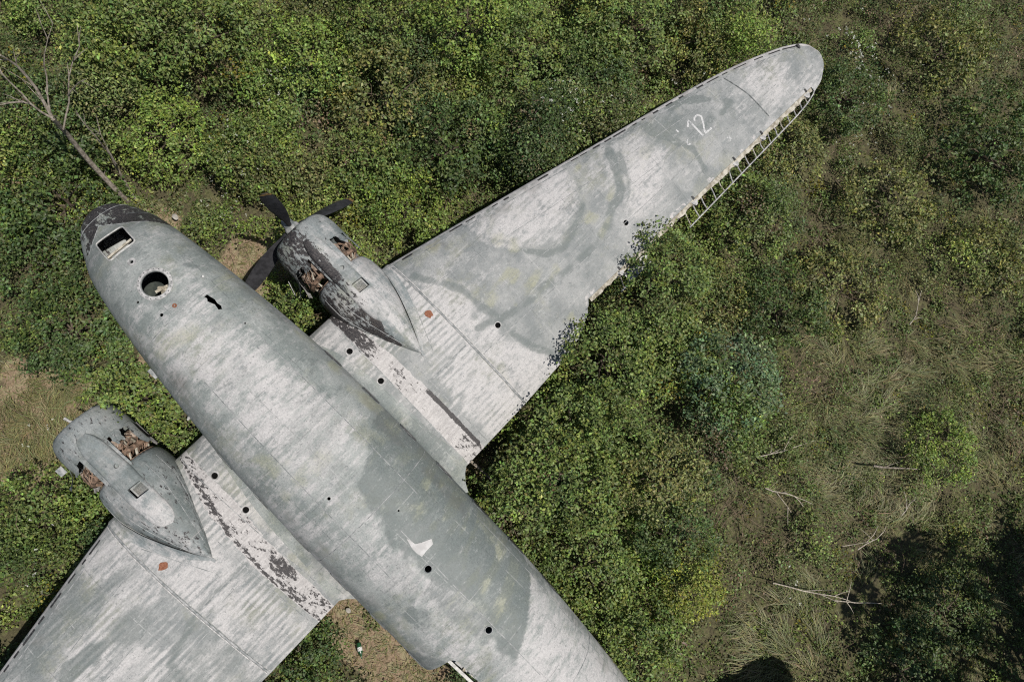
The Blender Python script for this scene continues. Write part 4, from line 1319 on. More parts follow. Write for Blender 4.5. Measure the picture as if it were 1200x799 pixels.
    # ---- engine
    eng = bpy.data.objects.new('radial_engine', None); COL.objects.link(eng); eng.parent = plane
    cc = MB()
    cc.lathe([(3.02, 0.0), (3.02, 0.10), (3.10, 0.2), (3.16, 0.27), (3.75, 0.27), (3.85, 0.36), (4.05, 0.36), (4.18, 0.22), (4.28, 0.0)], (0, yc, ZE), 'x', 28)
    cc.obj('crankcase', M_GRIME, eng)
    for row, xr in ((0, 3.42), (1, 3.88)):
        for k in range(7):
            a = 2 * math.pi * (k + 0.5 * row) / 7
            o = bpy.data.objects.new('engine_cylinder', cyl_me); COL.objects.link(o); o.parent = eng
            d = Vector((0, math.sin(a), math.cos(a)))
            o.location = Vector((xr, yc, ZE)) + d * 0.26
            o.rotation_euler = d.to_track_quat('Z', 'Y').to_euler()
    fw = MB(); fw.lathe([(4.27, 0.0), (4.27, 0.60), (4.30, 0.60), (4.30, 0.0)], (0, yc, ZE), 'x', 36); fw.obj('firewall', M_GRIME, eng)
    ex = MB()
    ex.tube([(4.10, yc + 0.60 * math.sin(a), ZE + 0.60 * math.cos(a)) for a in np.linspace(0.45, 2 * math.pi - 0.45, 40)], 0.055, 8)
    ex.obj('exhaust_collector', M_GRIME, eng)
    mt = MB()
    rj3 = random.Random(99 + sg)
    for k in range(14):
        a = 2 * math.pi * k / 14 + rj3.uniform(-.15, .15)
        b = a + rj3.uniform(-.5, .5)
        mt.tube([(3.78, yc + 0.48 * math.sin(a), ZE + 0.48 * math.cos(a)), (4.02, yc + 0.60 * math.sin((a + b) / 2), ZE + 0.60 * math.cos((a + b) / 2)), (4.29, yc + 0.52 * math.sin(b), ZE + 0.52 * math.cos(b))], rj3.uniform(0.012, 0.026), 6)
    mt.obj('engine_mount', M_BEIGE, eng)
    hs = MB()
    for k in range(26):
        a = rj3.uniform(-1.6, 1.6); b = a + rj3.uniform(-.4, .4)
        hs.tube([(3.80, yc + 0.55 * math.sin(a), ZE + 0.52 * math.cos(a)), (3.92, yc + 0.66 * math.sin(a + .1), ZE + 0.65 * math.cos(a + .1)), (4.08, yc + 0.64 * math.sin(b), ZE + 0.64 * math.cos(b)), (4.22, yc + 0.5 * math.sin(b), ZE + 0.5 * math.cos(b))], rj3.uniform(0.008, 0.018), 5)
    hs.obj('engine_hoses', M_GRIME, eng)['kind'] = 'stuff'
    pk = MB()
    for k in range(9):
        a = rj3.uniform(-1.5, 1.5)
        pk.box((rj3.uniform(3.85, 4.2), yc + 0.46 * math.sin(a), ZE + 0.46 * math.cos(a)), (0.08, 0.07, 0.09), tuple(Matrix.Rotation(rj3.uniform(0, 3), 3, 'X').col))
    pk.obj('engine_accessories', M_GRIME, eng, True, 30)['kind'] = 'stuff'
    # ---- main wheel below the nacelle
    ty = MB(); ty.tube([(4.35 + 0.42 * math.cos(a), yc, -1.86 + 0.42 * math.sin(a)) for a in np.linspace(0, 2 * math.pi, 29)], 0.17, 12, False)
    gear = MB(); gear.tube([(4.6, yc - 0.3, -0.45), (4.36, yc - 0.26, -1.86)], 0.05, 8); gear.tube([(4.6, yc + 0.3, -0.45), (4.36, yc + 0.26, -1.86)], 0.05, 8)
    gear.tube([(4.36, yc - 0.3, -1.86), (4.36, yc + 0.3, -1.86)], 0.05, 8); gear.tube([(5.6, yc, -0.5), (4.40, yc - 0.26, -1.5)], 0.035, 8)
    lg = gear.obj('landing_gear', M_GRIME, plane)
    ty.obj('tyre', M_BLACK, lg)
    return nac

make_nacelle(1)
make_nacelle(-1)

# ---------------------------------------------------------------- propeller on the right engine
prop = bpy.data.objects.new('propeller', None); COL.objects.link(prop); prop.parent = plane
prop.location = (2.86, 2.78, ZE)
prop.rotation_euler = (0, math.radians(-11), 0)
hub = MB()
hub.lathe([(-0.24, 0.0), (-0.24, 0.07), (-0.20, 0.11), (-0.05, 0.13), (0.0, 0.17), (0.06, 0.17), (0.12, 0.12), (0.3, 0.11), (0.3, 0.0)], (0, 0, 0), 'x', 20)
hub.obj('hub', M_SEAM, prop)
blade = MB()
rows_f, rows_b = [], []
for i, s in enumerate(np.linspace(0.10, 1.0, 22)):
    r = 1.80 * s
    ch = float(np.interp(r, [0.17, 0.35, 0.6, 0.95, 1.3, 1.6, 1.70, 1.745, 1.76], [0.10, 0.14, 0.25, 0.33, 0.34, 0.30, 0.265, 0.21, 0.14]))
    th = float(np.interp(r, [0.17, 0.35, 0.6, 1.76], [0.10, 0.08, 0.045, 0.014]))
    tw = math.radians(float(np.interp(r, [0.17, 1.76], [-50, -36])))
    ca, sa = math.cos(tw), math.sin(tw)
    f, b = [], []
    for u in np.linspace(-1, 1, 7):
        y0, x0 = u * ch / 2, th / 2 * math.sqrt(max(0, 1 - u * u))
        for lst, sgn in ((f, -1), (b, 1)):
            xx, yy = sgn * x0, y0
            lst.append((xx * ca - yy * sa, xx * sa + yy * ca, r))
    rows_f.append(f); rows_b.append(b)
blade.grid(rows_f); blade.grid([list(reversed(q)) for q in rows_b])
blade.add(rows_f[-1] + rows_b[-1], [tuple(range(7)) + tuple(reversed(range(8, 13)))])
blade_me = blade.mesh('blade'); blade_me.materials.append(M_PROP)
blade_me.polygons.foreach_set('use_smooth', np.ones(len(blade_me.polygons), bool))
tipm = MB()
tipm.grid([[(x - 0.004, y, z + 0.002) for x, y, z in q] for q in rows_f[-2:]]); tipm.grid([[(x + 0.004, y, z + 0.002) for x, y, z in reversed(q)] for q in rows_b[-2:]])
tip_me = tipm.mesh('blade_tip', False); tip_me.materials.append(M_YELLOW)
for ang in (4, 121, 239):
    o = bpy.data.objects.new('blade', blade_me); COL.objects.link(o); o.parent = prop
    # each blade sits loose at its own pitch
    o.rotation_mode = 'ZYX'
    o.rotation_euler = (-math.radians(ang) if ang > 90 else math.radians(ang), 0, math.radians({4: 0, 121: 104, 239: 92}[ang]))
    t = bpy.data.objects.new('blade_tip', tip_me); COL.objects.link(t); t.parent = o

# ---------------------------------------------------------------- tail (beyond the lower edge of the picture)
def tail_sheet(name, outline, z, th, rot=None):
    """a flat tail surface with rounded outline, thickened"""
    mb = MB()
    n = len(outline)
    cx = sum(p[0] for p in outline) / n; cy = sum(p[1] for p in outline) / n
    layers = ((0.0, 1.0), (th * 0.7, 0.97), (th, 0.8))
    for sgn in (1, -1):
        rings = []
        for dz, k in layers:
            b = len(mb.v)
            mb.v += [(cx + (x - cx) * k, cy + (y - cy) * k, sgn * dz) for x, y in outline]
            rings.append(b)
        for a, b in zip(rings[:-1], rings[1:]):
            mb.f += [(a + i, a + (i + 1) % n, b + (i + 1) % n, b + i) for i in range(n)]
        mb.f.append(tuple(rings[-1] + i for i in range(n)))
    bm_me = mb.mesh(name)
    return bm_me
TX = 16.25
def half_stab(s):
    raw = [(TX, 0.2), (TX + 0.75, 3.1), (TX + 0.92, 3.6), (TX + 1.18, 3.95), (TX + 1.50, 4.06), (TX + 1.85, 3.95), (TX + 2.15, 3.6), (TX + 2.3, 3.1), (TX + 2.55, 0.2)]
    return [(x, s * y) for x, y in raw]
for s in (1, -1):
    me = tail_sheet('tailplane', half_stab(s), 0, 0.09)
    for v in me.vertices: v.co.z += 2.0; v.co.y -= 0.12
    paint(me, lambda x, y, z: ((0.3 + 0.4 * fbm(x, y, 0, 3), 0.2 + 0 * x, 0 * x), (0 * x, 0 * x, 0 * x)))
    link('tailplane', me, M_WING, plane, True, 40)
finp = [(TX - 0.6, 1.75), (TX + 0.2, 2.6), (TX + 0.8, 3.9), (TX + 1.2, 4.3), (TX + 1.7, 4.35), (TX + 2.2, 4.0), (TX + 2.6, 3.0), (TX + 2.7, 1.6)]
me = tail_sheet('fin', finp, 0, 0.08)
for v in me.vertices:
    x, z, y = v.co; v.co = (x, y + float(fus(TX)[0]), z)
paint(me, lambda x, y, z: ((0.3 + 0 * x, 0.2 + 0 * x, 0 * x), (0 * x, 0 * x, 0 * x)))
link('fin', me, M_WING, plane, True, 40)
tw_ = MB(); tw_.tube([(17.3 + 0.2 * math.cos(a), float(fus(17.3)[0]), 0.42 + 0.2 * math.sin(a)) for a in np.linspace(0, 2 * math.pi, 21)], 0.09, 8, False)
tw_.obj('tail_wheel', M_BLACK, plane)
# ---------------------------------------------------------------- the ground
M_GROUND, nt, p = new_mat('scrub_soil')
tc = nt.nodes.new('ShaderNodeTexCoord').outputs['Object']
g1 = noise(nt, tc, 0.9, 6, 0.6); g2 = noise(nt, tc, 22, 5, 0.7); g3 = noise(nt, tc, 5, 4, 0.6)
bare = nt.nodes.new('ShaderNodeVertexColor'); bare.layer_name = 'bare_earth'
bs = nt.nodes.new('ShaderNodeSeparateColor'); lk(nt, bare.outputs[0], bs.inputs[0])
soil = mixc(nt, ramp(nt, g2, 0.3, 0.7), (0.045, 0.042, 0.025), (0.12, 0.105, 0.06))
soil = mixc(nt, ramp(nt, g3, 0.45, 0.62), soil, mixc(nt, ramp(nt, g2, 0.35, 0.65), (0.075, 0.078, 0.036), (0.15, 0.145, 0.07)))
earth = mixc(nt, ramp(nt, g2, 0.3, 0.7), (0.16, 0.115, 0.075), (0.34, 0.255, 0.175))
earth = mixc(nt, ramp(nt, g3, 0.5, 0.65), earth, (0.30, 0.26, 0.16))
bf_ = ramp(nt, mth(nt, 'ADD', bs.outputs[0], mth(nt, 'MULTIPLY', mth(nt, 'SUBTRACT', g3, 0.5), 0.9)), 0.3, 0.6)
c = mixc(nt, bf_, soil, earth)
lk(nt, c, p.inputs['Base Color']); p.inputs['Roughness'].default_value = 0.95
p.inputs['Specular IOR Level'].default_value = 0.15
b = nt.nodes.new('ShaderNodeBump'); b.inputs['Strength'].default_value = 0.8; b.inputs['Distance'].default_value = 0.04
lk(nt, g2, b.inputs['Height']); lk(nt, b.outputs[0], p.inputs['Normal'])

def axis(lo, hi, fine_lo, fine_hi, st):
    far_l = fine_lo - np.array([2000, 900, 400, 180, 80, 35, 15, 6])
    far_h = fine_hi + np.array([6, 15, 35, 80, 180, 400, 900, 2000])
    return np.concatenate([far_l, np.arange(fine_lo, fine_hi + st / 2, st), far_h])
gx, gy = axis(0, 0, -18, 26, 0.25), axis(0, 0, -15, 30, 0.25)
def ground_z(x, y):
    near = sstep(40, 20, np.hypot(np.asarray(x) - 4, np.asarray(y) - 5))
    return (0.10 * (fbm(np.asarray(x) * 0.5, np.asarray(y) * 0.5, 0, 301) - 0.5) - 0.03) * near
GX, GY = np.meshgrid(gx, gy, indexing='ij')
GZ = ground_z(GX, GY)
gm = MB(); gm.grid(np.stack([GX, GY, GZ], -1).tolist())
gme = gm.mesh('ground', False)
ground = link('ground', gme, M_GROUND, None, True, 180)
tag(ground, kind='structure')

# ---------------------------------------------------------------- leaves
PAL = {
    'bright': (0.185, 0.238, 0.058), 'mid': (0.130, 0.178, 0.052), 'dark': (0.068, 0.102, 0.036), 'olive': (0.138, 0.156, 0.060),
    'blue': (0.062, 0.085, 0.050), 'yellow': (0.20, 0.19, 0.026), 'dry': (0.165, 0.128, 0.075), 'straw': (0.27, 0.245, 0.125)}
PALA = {k: np.array(v) for k, v in PAL.items()}

def leaf_mesh(name, P, Nn, D, Ln, Wd, C, fold=0.18, droop=0.12):
    """one kite-shaped folded leaf per row"""
    n = len(P)
    S = np.cross(Nn, D); S /= np.linalg.norm(S, axis=1, keepdims=True) + 1e-9
    L = Ln[:, None]; W = Wd[:, None]
    base = P - D * L * 0.5
    tip = P + D * L * 0.5 - Nn * L * droop
    mid = P - D * L * 0.06
    a = mid + S * W * 0.5 + Nn * W * fold
    b = mid - S * W * 0.5 + Nn * W * fold
    V = np.stack([base, a, tip, b], 1).reshape(-1, 3)
    me = bpy.data.meshes.new(name)
    me.vertices.add(4 * n); me.vertices.foreach_set('co', V.ravel().astype(np.float32))
    i = np.arange(n) * 4
    T = np.stack([i, i + 1, i + 2, i, i + 2, i + 3], 1).ravel().astype(np.int32)
    me.loops.add(6 * n); me.loops.foreach_set('vertex_index', T)
    me.polygons.add(2 * n)
    me.polygons.foreach_set('loop_start', (np.arange(2 * n) * 3).astype(np.int32))
    me.polygons.foreach_set('loop_total', np.full(2 * n, 3, np.int32))
    me.update(calc_edges=True)
    at = me.color_attributes.new('leaf_colour', 'FLOAT_COLOR', 'POINT')
    c4 = np.ones((n, 4), np.float32); c4[:, :3] = C
    at.data.foreach_set('color', np.repeat(c4, 4, axis=0).ravel())
    return me

def unit(v):
    return v / (np.linalg.norm(v, axis=1, keepdims=True) + 1e-9)

def leaf_frames(rng, n, out, up=0.9, jit=0.72):
    """leaf normals that lean up and outward, random leaf directions in their plane"""
    nn = unit(out * 0.45 + np.array([0, 0, up]) + rng.normal(0, jit, (n, 3)))
    d = rng.normal(0, 1, (n, 3)) + out * 0.6
    d = unit(d - nn * np.sum(d * nn, 1, keepdims=True))
    return nn, d

def vary(rng, base, n, amt=0.30):
    k = np.exp(rng.normal(0, amt, (n, 1)))
    hue = rng.normal(0, 0.09, (n, 3))
    return np.clip(base * k * (1 + hue), 0.004, 0.6)

def no_leaf_zone(P):
    """drop foliage that would stick through the aircraft's skin from below"""
    c_, s_ = math.cos(PITCH), math.sin(PITCH)
    q = P - np.array([-3.7726, 0, 3.1273])
    xa = c_ * q[:, 0] - s_ * q[:, 2]; za = s_ * q[:, 0] + c_ * q[:, 2]; ya = q[:, 1]
    ay = np.abs(ya)
    le = np.where(ay < Y_J, 4.78, np.interp(ay, [Y_J, 5.0, 9.0, 12.5, 13.65, 14.29, 14.72], [4.80, 5.10, 6.04, 6.89, 7.29, 7.59, 8.17]))
    te = np.where(ay < Y_J, 9.06, np.where(ay < 6.3, 9.06 - 0.055 * (ay - Y_J), np.where(ay < 13.92, 8.40 + (ay - 6.3) * 0.031, 8.7)))
    zt = -0.20 + np.maximum(0, ay - Y_J) * DIH + 0.12
    inw = (xa > le - 0.06) & (xa < te + 0.02) & (ay < 14.75) & (za < zt + 0.12) & (za > zt - 0.75)
    yc, w, t, b = fus(np.clip(xa, 0.3, 20.5))
    inf = (xa > 0.2) & (xa < 20.5) & (((ya - yc) / (w + 0.05)) ** 2 + ((za - (t + b) / 2) / ((t - b) / 2 + 0.05)) ** 2 < 1)
    nr = np.hypot(ay - 2.78, za - ZE)
    inn = (xa > 2.8) & (xa < 6.2) & (nr < 0.78)
    return ~(inw | inf | inn)

def crown_mesh(name, seed, r, h, leaf=0.085, dens=1.0, base='mid', clusters=None):
    rng = np.random.default_rng(seed)
    K = clusters or int((46 * r * r + 22 * r * h) * dens)
    u = rng.uniform(-0.25, 1.0, K); az = rng.uniform(0, 2 * math.pi, K)
    rr = np.sqrt(np.clip(1 - u * u, 0, 1))
    lump = 0.72 + 0.5 * fbm(np.cos(az) * rr * 1.6 + 9, np.sin(az) * rr * 1.6 + seed, u * 1.6, seed) + rng.normal(0, 0.07, K)
    lump = np.where(rng.random(K) < 0.10, lump * 1.16, lump)
    lump *= np.where(rng.random(K) < 0.25, rng.uniform(0.5, 0.9, K), 1.0)
    cen = np.stack([np.cos(az) * rr * r * lump, np.sin(az) * rr * r * lump, h * 0.5 + u * h * 0.5 * lump], 1)
    m = rng.integers(24, 46, K)
    idx = np.repeat(np.arange(K), m); n = len(idx)
    cr = rng.uniform(0.12, 0.24, K) * (0.7 + 0.3 * r)
    off = rng.normal(0, 0.5, (n, 3)) * cr[idx][:, None]; off[:, 2] *= 0.6
    P = cen[idx] + off
    out = unit(P - np.array([0, 0, h * 0.35]))
    nn, d = leaf_frames(rng, n, out)
    tone = np.exp(rng.normal(0, 0.16, K))[idx][:, None]
    hue = np.where(rng.random(K)[idx][:, None] < 0.35, np.array([1.2, 1.12, 0.9]), np.array([1.0, 1.0, 1.0]))
    C = vary(rng, PALA[base] * tone * hue, n)
    Ln = leaf * rng.uniform(0.65, 1.35, n); Wd = Ln * rng.uniform(0.5, 0.72, n)
    return leaf_mesh(name, P, nn, d, Ln, Wd, C)

def trunk_mb(seed, r, h):
    rr = random.Random(seed)
    mb = MB()
    top = h * 0.62
    t0 = 0.025 + 0.018 * h
    mb.tube([(0, 0, -0.1), (rr.uniform(-.05, .05), rr.uniform(-.05, .05), top * 0.4), (rr.uniform(-.1, .1), rr.uniform(-.1, .1), top)], [t0, t0 * 0.75, t0 * 0.35], 7)
    for k in range(9):
        a = k * 2.4 + rr.uniform(-.3, .3); z0 = top * rr.uniform(0.15, 0.8)
        e = rr.uniform(0.55, 0.95)
        mb.tube([(0, 0, z0), (math.cos(a) * r * 0.3 * e, math.sin(a) * r * 0.3 * e, z0 + 0.12 * h), (math.cos(a + .2) * r * e * .7, math.sin(a + .2) * r * e * .7, z0 + 0.2 * h)], [t0 * 0.5, t0 * 0.32, t0 * 0.1], 5)
    return mb

# prototypes: (radius, height) classes, three of each leaf habit
PROTO = {}
def proto(cls, var):
    key = (cls, var)
    if key not in PROTO:
        r, h, lf, dn = {'small': (0.55, 0.75, 0.066, 1.5), 'low': (1.0, 0.85, 0.066, 1.3), 'mound': (1.0, 1.35, 0.07, 1.35), 'tall': (1.0, 2.1, 0.07, 1.3)}[cls]
        cm = crown_mesh('crown', 100 + 31 * len(PROTO) + var, r, h, lf, dn)
        cm.materials.append(L_MID)
        tm = trunk_mb(50 + len(PROTO), r, h).mesh('trunk'); tm.materials.append(M_BARK)
        PROTO[key] = (r, h, cm, tm)
    return PROTO[key]
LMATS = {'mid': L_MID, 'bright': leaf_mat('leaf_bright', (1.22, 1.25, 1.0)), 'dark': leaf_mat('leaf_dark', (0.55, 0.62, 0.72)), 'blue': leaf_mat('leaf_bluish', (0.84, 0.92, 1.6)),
         'yellow': leaf_mat('leaf_yellow', (1.6, 1.35, 1.0)), 'olive': leaf_mat('leaf_olive', (1.22, 0.98, 1.2))}

def shrub(x, y, r, h, pal, label, cat='bush', name='leafy_shrub', own=None, group=None):
    rr = random.Random(int(x * 911 + y * 377))
    cls = 'small' if r < 0.6 else ('tall' if h / r > 1.7 else ('mound' if h / r > 1.05 else 'low'))
    pr, ph, cm, tm = proto(cls, rr.randrange(3))
    if own is not None:
        pr, ph, cm = r, h, own
    root = bpy.data.objects.new(name, None); COL.objects.link(root)
    root.location = (x, y, float(ground_z(x, y)))
    root.rotation_euler = (0, 0, 0 if own is not None else rr.uniform(0, 6.28))
    tag(root, label, cat, group)
    for nm, me, mt in (('trunk', tm, None), ('crown', cm, LMATS[pal])):
        o = bpy.data.objects.new(nm, me); COL.objects.link(o); o.parent = root
        k = (r / pr, r / pr, h / ph) if (own is None or nm == 'crown') else (1, 1, 1)
        if nm == 'trunk' and own is not None:
            k = (r, r, h / proto(cls, 0)[1])
        o.scale = k
        if mt is not None:
            o.material_slots[0].link = 'OBJECT'; o.material_slots[0].material = mt
    return root

def clipped_crown(x, y, r, h, seed, leaf=0.08, dens=1.0):
    """crown of a bush that touches the aircraft: leaves inside the metal are left out"""
    me = crown_mesh('crown', seed, r, h, leaf, dens)
    n = len(me.vertices) // 4
    V = coords(me).reshape(n, 4, 3)
    A = me.color_attributes['leaf_colour']
    c = np.empty(n * 16, np.float32); A.data.foreach_get('color', c)
    c = c.reshape(n, 4, 4)[:, 0, :3]
    P = V.mean(1) + np.array([x, y, 0])
    keep = no_leaf_zone(P)
    V = V[keep]; c = c[keep]
    n = len(V)
    me2 = bpy.data.meshes.new('crown')
    me2.vertices.add(4 * n); me2.vertices.foreach_set('co', V.reshape(-1).astype(np.float32))
    i = np.arange(n) * 4
    me2.loops.add(6 * n); me2.loops.foreach_set('vertex_index', np.stack([i, i + 1, i + 2, i, i + 2, i + 3], 1).ravel().astype(np.int32))
    me2.polygons.add(2 * n)
    me2.polygons.foreach_set('loop_start', (np.arange(2 * n) * 3).astype(np.int32)); me2.polygons.foreach_set('loop_total', np.full(2 * n, 3, np.int32))
    me2.update(calc_edges=True)
    at = me2.color_attributes.new('leaf_colour', 'FLOAT_COLOR', 'POINT')
    c4 = np.ones((n, 4), np.float32); c4[:, :3] = c
    at.data.foreach_set('color', np.repeat(c4, 4, axis=0).ravel())
    me2.materials.append(L_MID)
    return me2

# (x, y, radius, height, leaf tone, label); touching = pressed against the aircraft
BUSHES = [
    (5.35, 8.0, 1.1, 2.7, 'mid', 'fine-leaved sapling pushing up through the gap beside the broken aileron frame', 'tree', True),
    (5.72, 5.75, 1.05, 2.45, 'mid', 'green bush overhanging the wing edge just inboard of the torn trailing edge', 'bush', True),
    (6.2, 3.9, 0.95, 2.2, 'mid', 'green bush at the corner where wing edge meets the fuselage flank', 'bush', True),
    (8.03, 7.28, 1.1, 2.3, 'blue', 'blue-green bush standing apart in the scrub right of the wing', 'bush', False),
    (8.01, 9.81, 0.99, 1.5, 'dark', 'dark bush directly uphill of the blue-green bush', 'bush', False),
    (10.35, 3.39, 0.71, 1.6, 'yellow', 'small yellow-leaved sapling in the thicket near the lower edge', 'tree', False),
    (13.0, 10.02, 0.82, 1.0, 'bright', 'light green bush at the end of the dark fallen pole', 'bush', False),
    (-0.72, -1.82, 0.72, 3.15, 'mid', 'bush growing over the near engine cowling beside the nose', 'bush', True),
    (-0.14, 1.68, 0.60, 1.3, 'mid', 'rounded bush between the fuselage and the far engine', 'bush', True),
    (5.25, -3.35, 0.85, 1.3, 'dark', 'dark leafy bush behind the near wing beside the bare earth', 'bush', True),
    (0.25, -1.62, 0.5, 1.7, 'mid', 'small bush squeezed between near nacelle and fuselage', 'bush', True),
    (-0.6, -4.95, 0.97, 1.2, 'mid', 'bush ahead of the near wing at the left edge', 'bush', True),
    (0.0, -4.35, 0.37, 0.95, 'bright', 'bright green sprig beside the near cowling side opening', 'bush', True),
    (-5.74, -0.17, 1.29, 1.9, 'dark', 'broad dark bush left of the dead tree above the nose', 'bush', False),
    (-7.27, 0.91, 1.09, 2.1, 'dark', 'dark bush behind the dead tree fork', 'bush', False),
    (-7.33, 3.36, 1.14, 2.2, 'mid', 'tall green bush at the top edge right of the dead tree', 'bush', False),
    (-6.36, 4.82, 1.15, 1.9, 'mid', 'second tall green bush at the top edge right of the dead tree', 'bush', False),
    (-5.45, 2.45, 0.99, 1.7, 'bright', 'bright bush beside the smaller dead stem', 'bush', False),
    (-5.18, -1.53, 0.94, 1.2, 'dark', 'dark low bush left of the black nose', 'bush', False),
    (-3.46, -2.07, 1.09, 0.8, 'dark', 'low dark leafy mound below left of the nose', 'bush', False),
    (-4.57, 6.2, 1.03, 1.5, 'bright', 'bright bush above the propeller near the top edge', 'bush', False),
    (-4.05, 8.01, 0.95, 1.7, 'mid', 'green bush next to the reddish dry brambles at the top edge', 'bush', False),
    (-2.54, 9.65, 1.08, 1.7, 'bright', 'bright bush right of the reddish dry brambles at the top', 'bush', False),
    (-1.05, 10.14, 1.1, 1.5, 'mid', 'green bush near the top edge above mid wing', 'bush', False),
    (-2.62, 7.02, 1.22, 1.3, 'olive', 'olive mound of brambles above the far engine', 'bush', False),
    (-0.57, 7.03, 1.22, 1.2, 'dark', 'dark bramble mound in front of the inner wing leading edge', 'bush', False),
    (-1.56, 5.25, 1.02, 1.1, 'mid', 'low bramble mound behind the propeller tip', 'bush', False),
    (-3.62, 3.61, 1.0, 1.1, 'mid', 'low bramble mound between dead stem and propeller', 'bush', False),
    (0.73, 8.73, 1.04, 1.2, 'mid', 'bramble mound with white flowers in front of the leading edge', 'bush', False),
    (0.34, 12.74, 1.26, 1.5, 'mid', 'wide bush at the top edge left of the wing tip', 'bush', False),
    (1.84, 14.13, 1.0, 1.1, 'olive', 'olive bush above the outer wing at the top edge', 'bush', False),
    (0.89, 10.99, 1.01, 1.2, 'dark', 'dark bush in front of the outer wing', 'bush', False),
    (-0.31, 5.3, 0.86, 1.0, 'bright', 'bright low bush between far engine and wing leading edge', 'bush', False),
    (5.67, 15.97, 0.97, 1.3, 'dark', 'dark white-flowered bush just past the wing tip', 'bush', False),
    (9.45, 17.6, 1.47, 1.5, 'dark', 'large dark bush near the right edge', 'bush', False),
    (6.77, 19.25, 1.27, 1.3, 'olive', 'olive bush in the top right corner', 'bush', False),
    (8.43, 14.38, 1.18, 1.0, 'olive', 'low olive bush right of the wing tip', 'bush', False),
    (5.98, 11.24, 1.07, 1.3, 'mid', 'green bush beside the outer aileron frame', 'bush', False),
    (6.45, 1.79, 1.0, 1.9, 'mid', 'bush against the fuselage flank just behind the wing root', 'bush', True),
    (6.96, 3.11, 1.08, 1.9, 'mid', 'bush in the thicket second from the fuselage behind the wing', 'bush', False),
    (8.33, 2.13, 1.05, 1.9, 'mid', 'bush beside the rear fuselage halfway to the lower edge', 'bush', True),
    (10.04, 1.74, 1.05, 1.7, 'mid', 'bush beside the rear fuselage at the lower edge', 'bush', True),
    (8.37, 4.59, 0.97, 1.6, 'olive', 'olive bush left of the bleached sticks', 'bush', False),
    (6.86, 4.67, 0.96, 1.8, 'mid', 'bush between blue-green bush and wing root thicket', 'bush', False),
    (9.44, 3.84, 0.86, 1.4, 'dark', 'dark bush above the yellow-leaved sapling', 'bush', False),
    (6.5, 6.8, 1.0, 1.8, 'mid', 'bush below the broken trailing edge left of the blue-green bush', 'bush', False),
    (6.54, 8.81, 0.96, 1.3, 'olive', 'olive bush below the inner end of the aileron frame', 'bush', False),
    (11.24, 15.08, 1.08, 0.9, 'olive', 'low olive mound at the right edge', 'bush', False),
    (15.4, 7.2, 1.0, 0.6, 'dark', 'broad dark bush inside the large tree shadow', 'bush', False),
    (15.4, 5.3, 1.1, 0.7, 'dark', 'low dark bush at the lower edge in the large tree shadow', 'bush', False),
    (5.52, 13.65, 0.94, 1.0, 'olive', 'low olive bush beneath the outer end of the aileron frame', 'bush', False),
    (8.78, 11.64, 1.13, 0.8, 'olive', 'low olive mound in the dry weeds right of the dark bush', 'bush', False),
    (9.81, 7.04, 0.93, 0.9, 'mid', 'low green bush above the bleached forked stick', 'bush', False),
    (8.39, 0.79, 0.72, 1.5, 'bright', 'narrow bright bush tight against the rear fuselage', 'bush', True),
]
bseed = 900
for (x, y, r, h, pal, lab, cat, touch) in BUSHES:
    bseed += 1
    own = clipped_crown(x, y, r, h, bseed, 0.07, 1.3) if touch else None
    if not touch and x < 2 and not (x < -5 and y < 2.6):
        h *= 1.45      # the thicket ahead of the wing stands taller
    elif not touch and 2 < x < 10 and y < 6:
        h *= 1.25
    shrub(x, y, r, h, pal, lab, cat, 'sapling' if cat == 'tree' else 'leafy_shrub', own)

# two trees past the lower right corner: their shade falls across the corner of the picture
def big_tree(x, y, h, r, label, seed):
    root = bpy.data.objects.new('shade_tree', None); COL.objects.link(root)
    root.location = (x, y, 0); tag(root, label, 'tree')
    cm = crown_mesh('crown', seed, r, h * 0.72, 0.16, 1.0, 'mid', int(62 * r)); cm.materials.append(L_MID)
    o = bpy.data.objects.new('crown', cm); COL.objects.link(o); o.parent = root; o.location = (0, 0, h * 0.28)
    tb = trunk_mb(seed, r, h); t = tb.obj('trunk', M_BARK, root)
big_tree(18.6, 7.4, 6.6, 2.7, 'tall tree past the lower right corner that shades the ground', 71)
big_tree(18.8, 10.2, 4.2, 1.7, 'smaller tree past the right edge that shades the scrub', 72)
big_tree(21.5, 10.0, 7.0, 2.8, 'tallest tree farther past the lower right corner', 73)

# ---------------------------------------------------------------- undergrowth
DIRT = [(-2.05, 1.95, 0.85, 0.6), (-1.9, 1.5, 0.8, 0.6), (5.75, -2.3, 0.95, 0.6), (6.75, -2.15, 1.0, 0.62), (7.5, -2.0, 0.9, .5), (-2.75, -4.15, 1.1, 0.9), (-2.2, -4.85, 1.2, 0.75), (-1.5, -1.42, 0.75, 0.45), (-1.1, -0.6, 0.6, 0.45), (-2.2, -2.9, 0.95, 0.45), (-4.35, 0.95, 0.55, 0.4), (5.2, 2.0, 0.35, 0.25), (-3.3, -3.6, .8, .5), (5.2, -1.95, .5, .4)]
DRY = [(-3.6, 5.49, 0.7), (-6.19, 4.0, 0.6), (-4.38, 9.77, 1.1), (9.42, 12.02, 0.9), (7.54, 12.63, 0.8), (-4.89, 3.97, 0.5), (7.42, 10.51, 0.7), (11.67, 4.08, 0.8), (13.96, 12.25, 0.8), (9.5, 9.3, .8), (12.9, 7.0, .9), (11, 5.4, .8), (10.1, 5.9, .7), (9.0, 6.1, .6), (-1.9, 6.4, .5), (3.0, 15.4, .7), (5.0, 19, .8), (12.0, 13.5, .9), (7.1, 14.0, .5)]
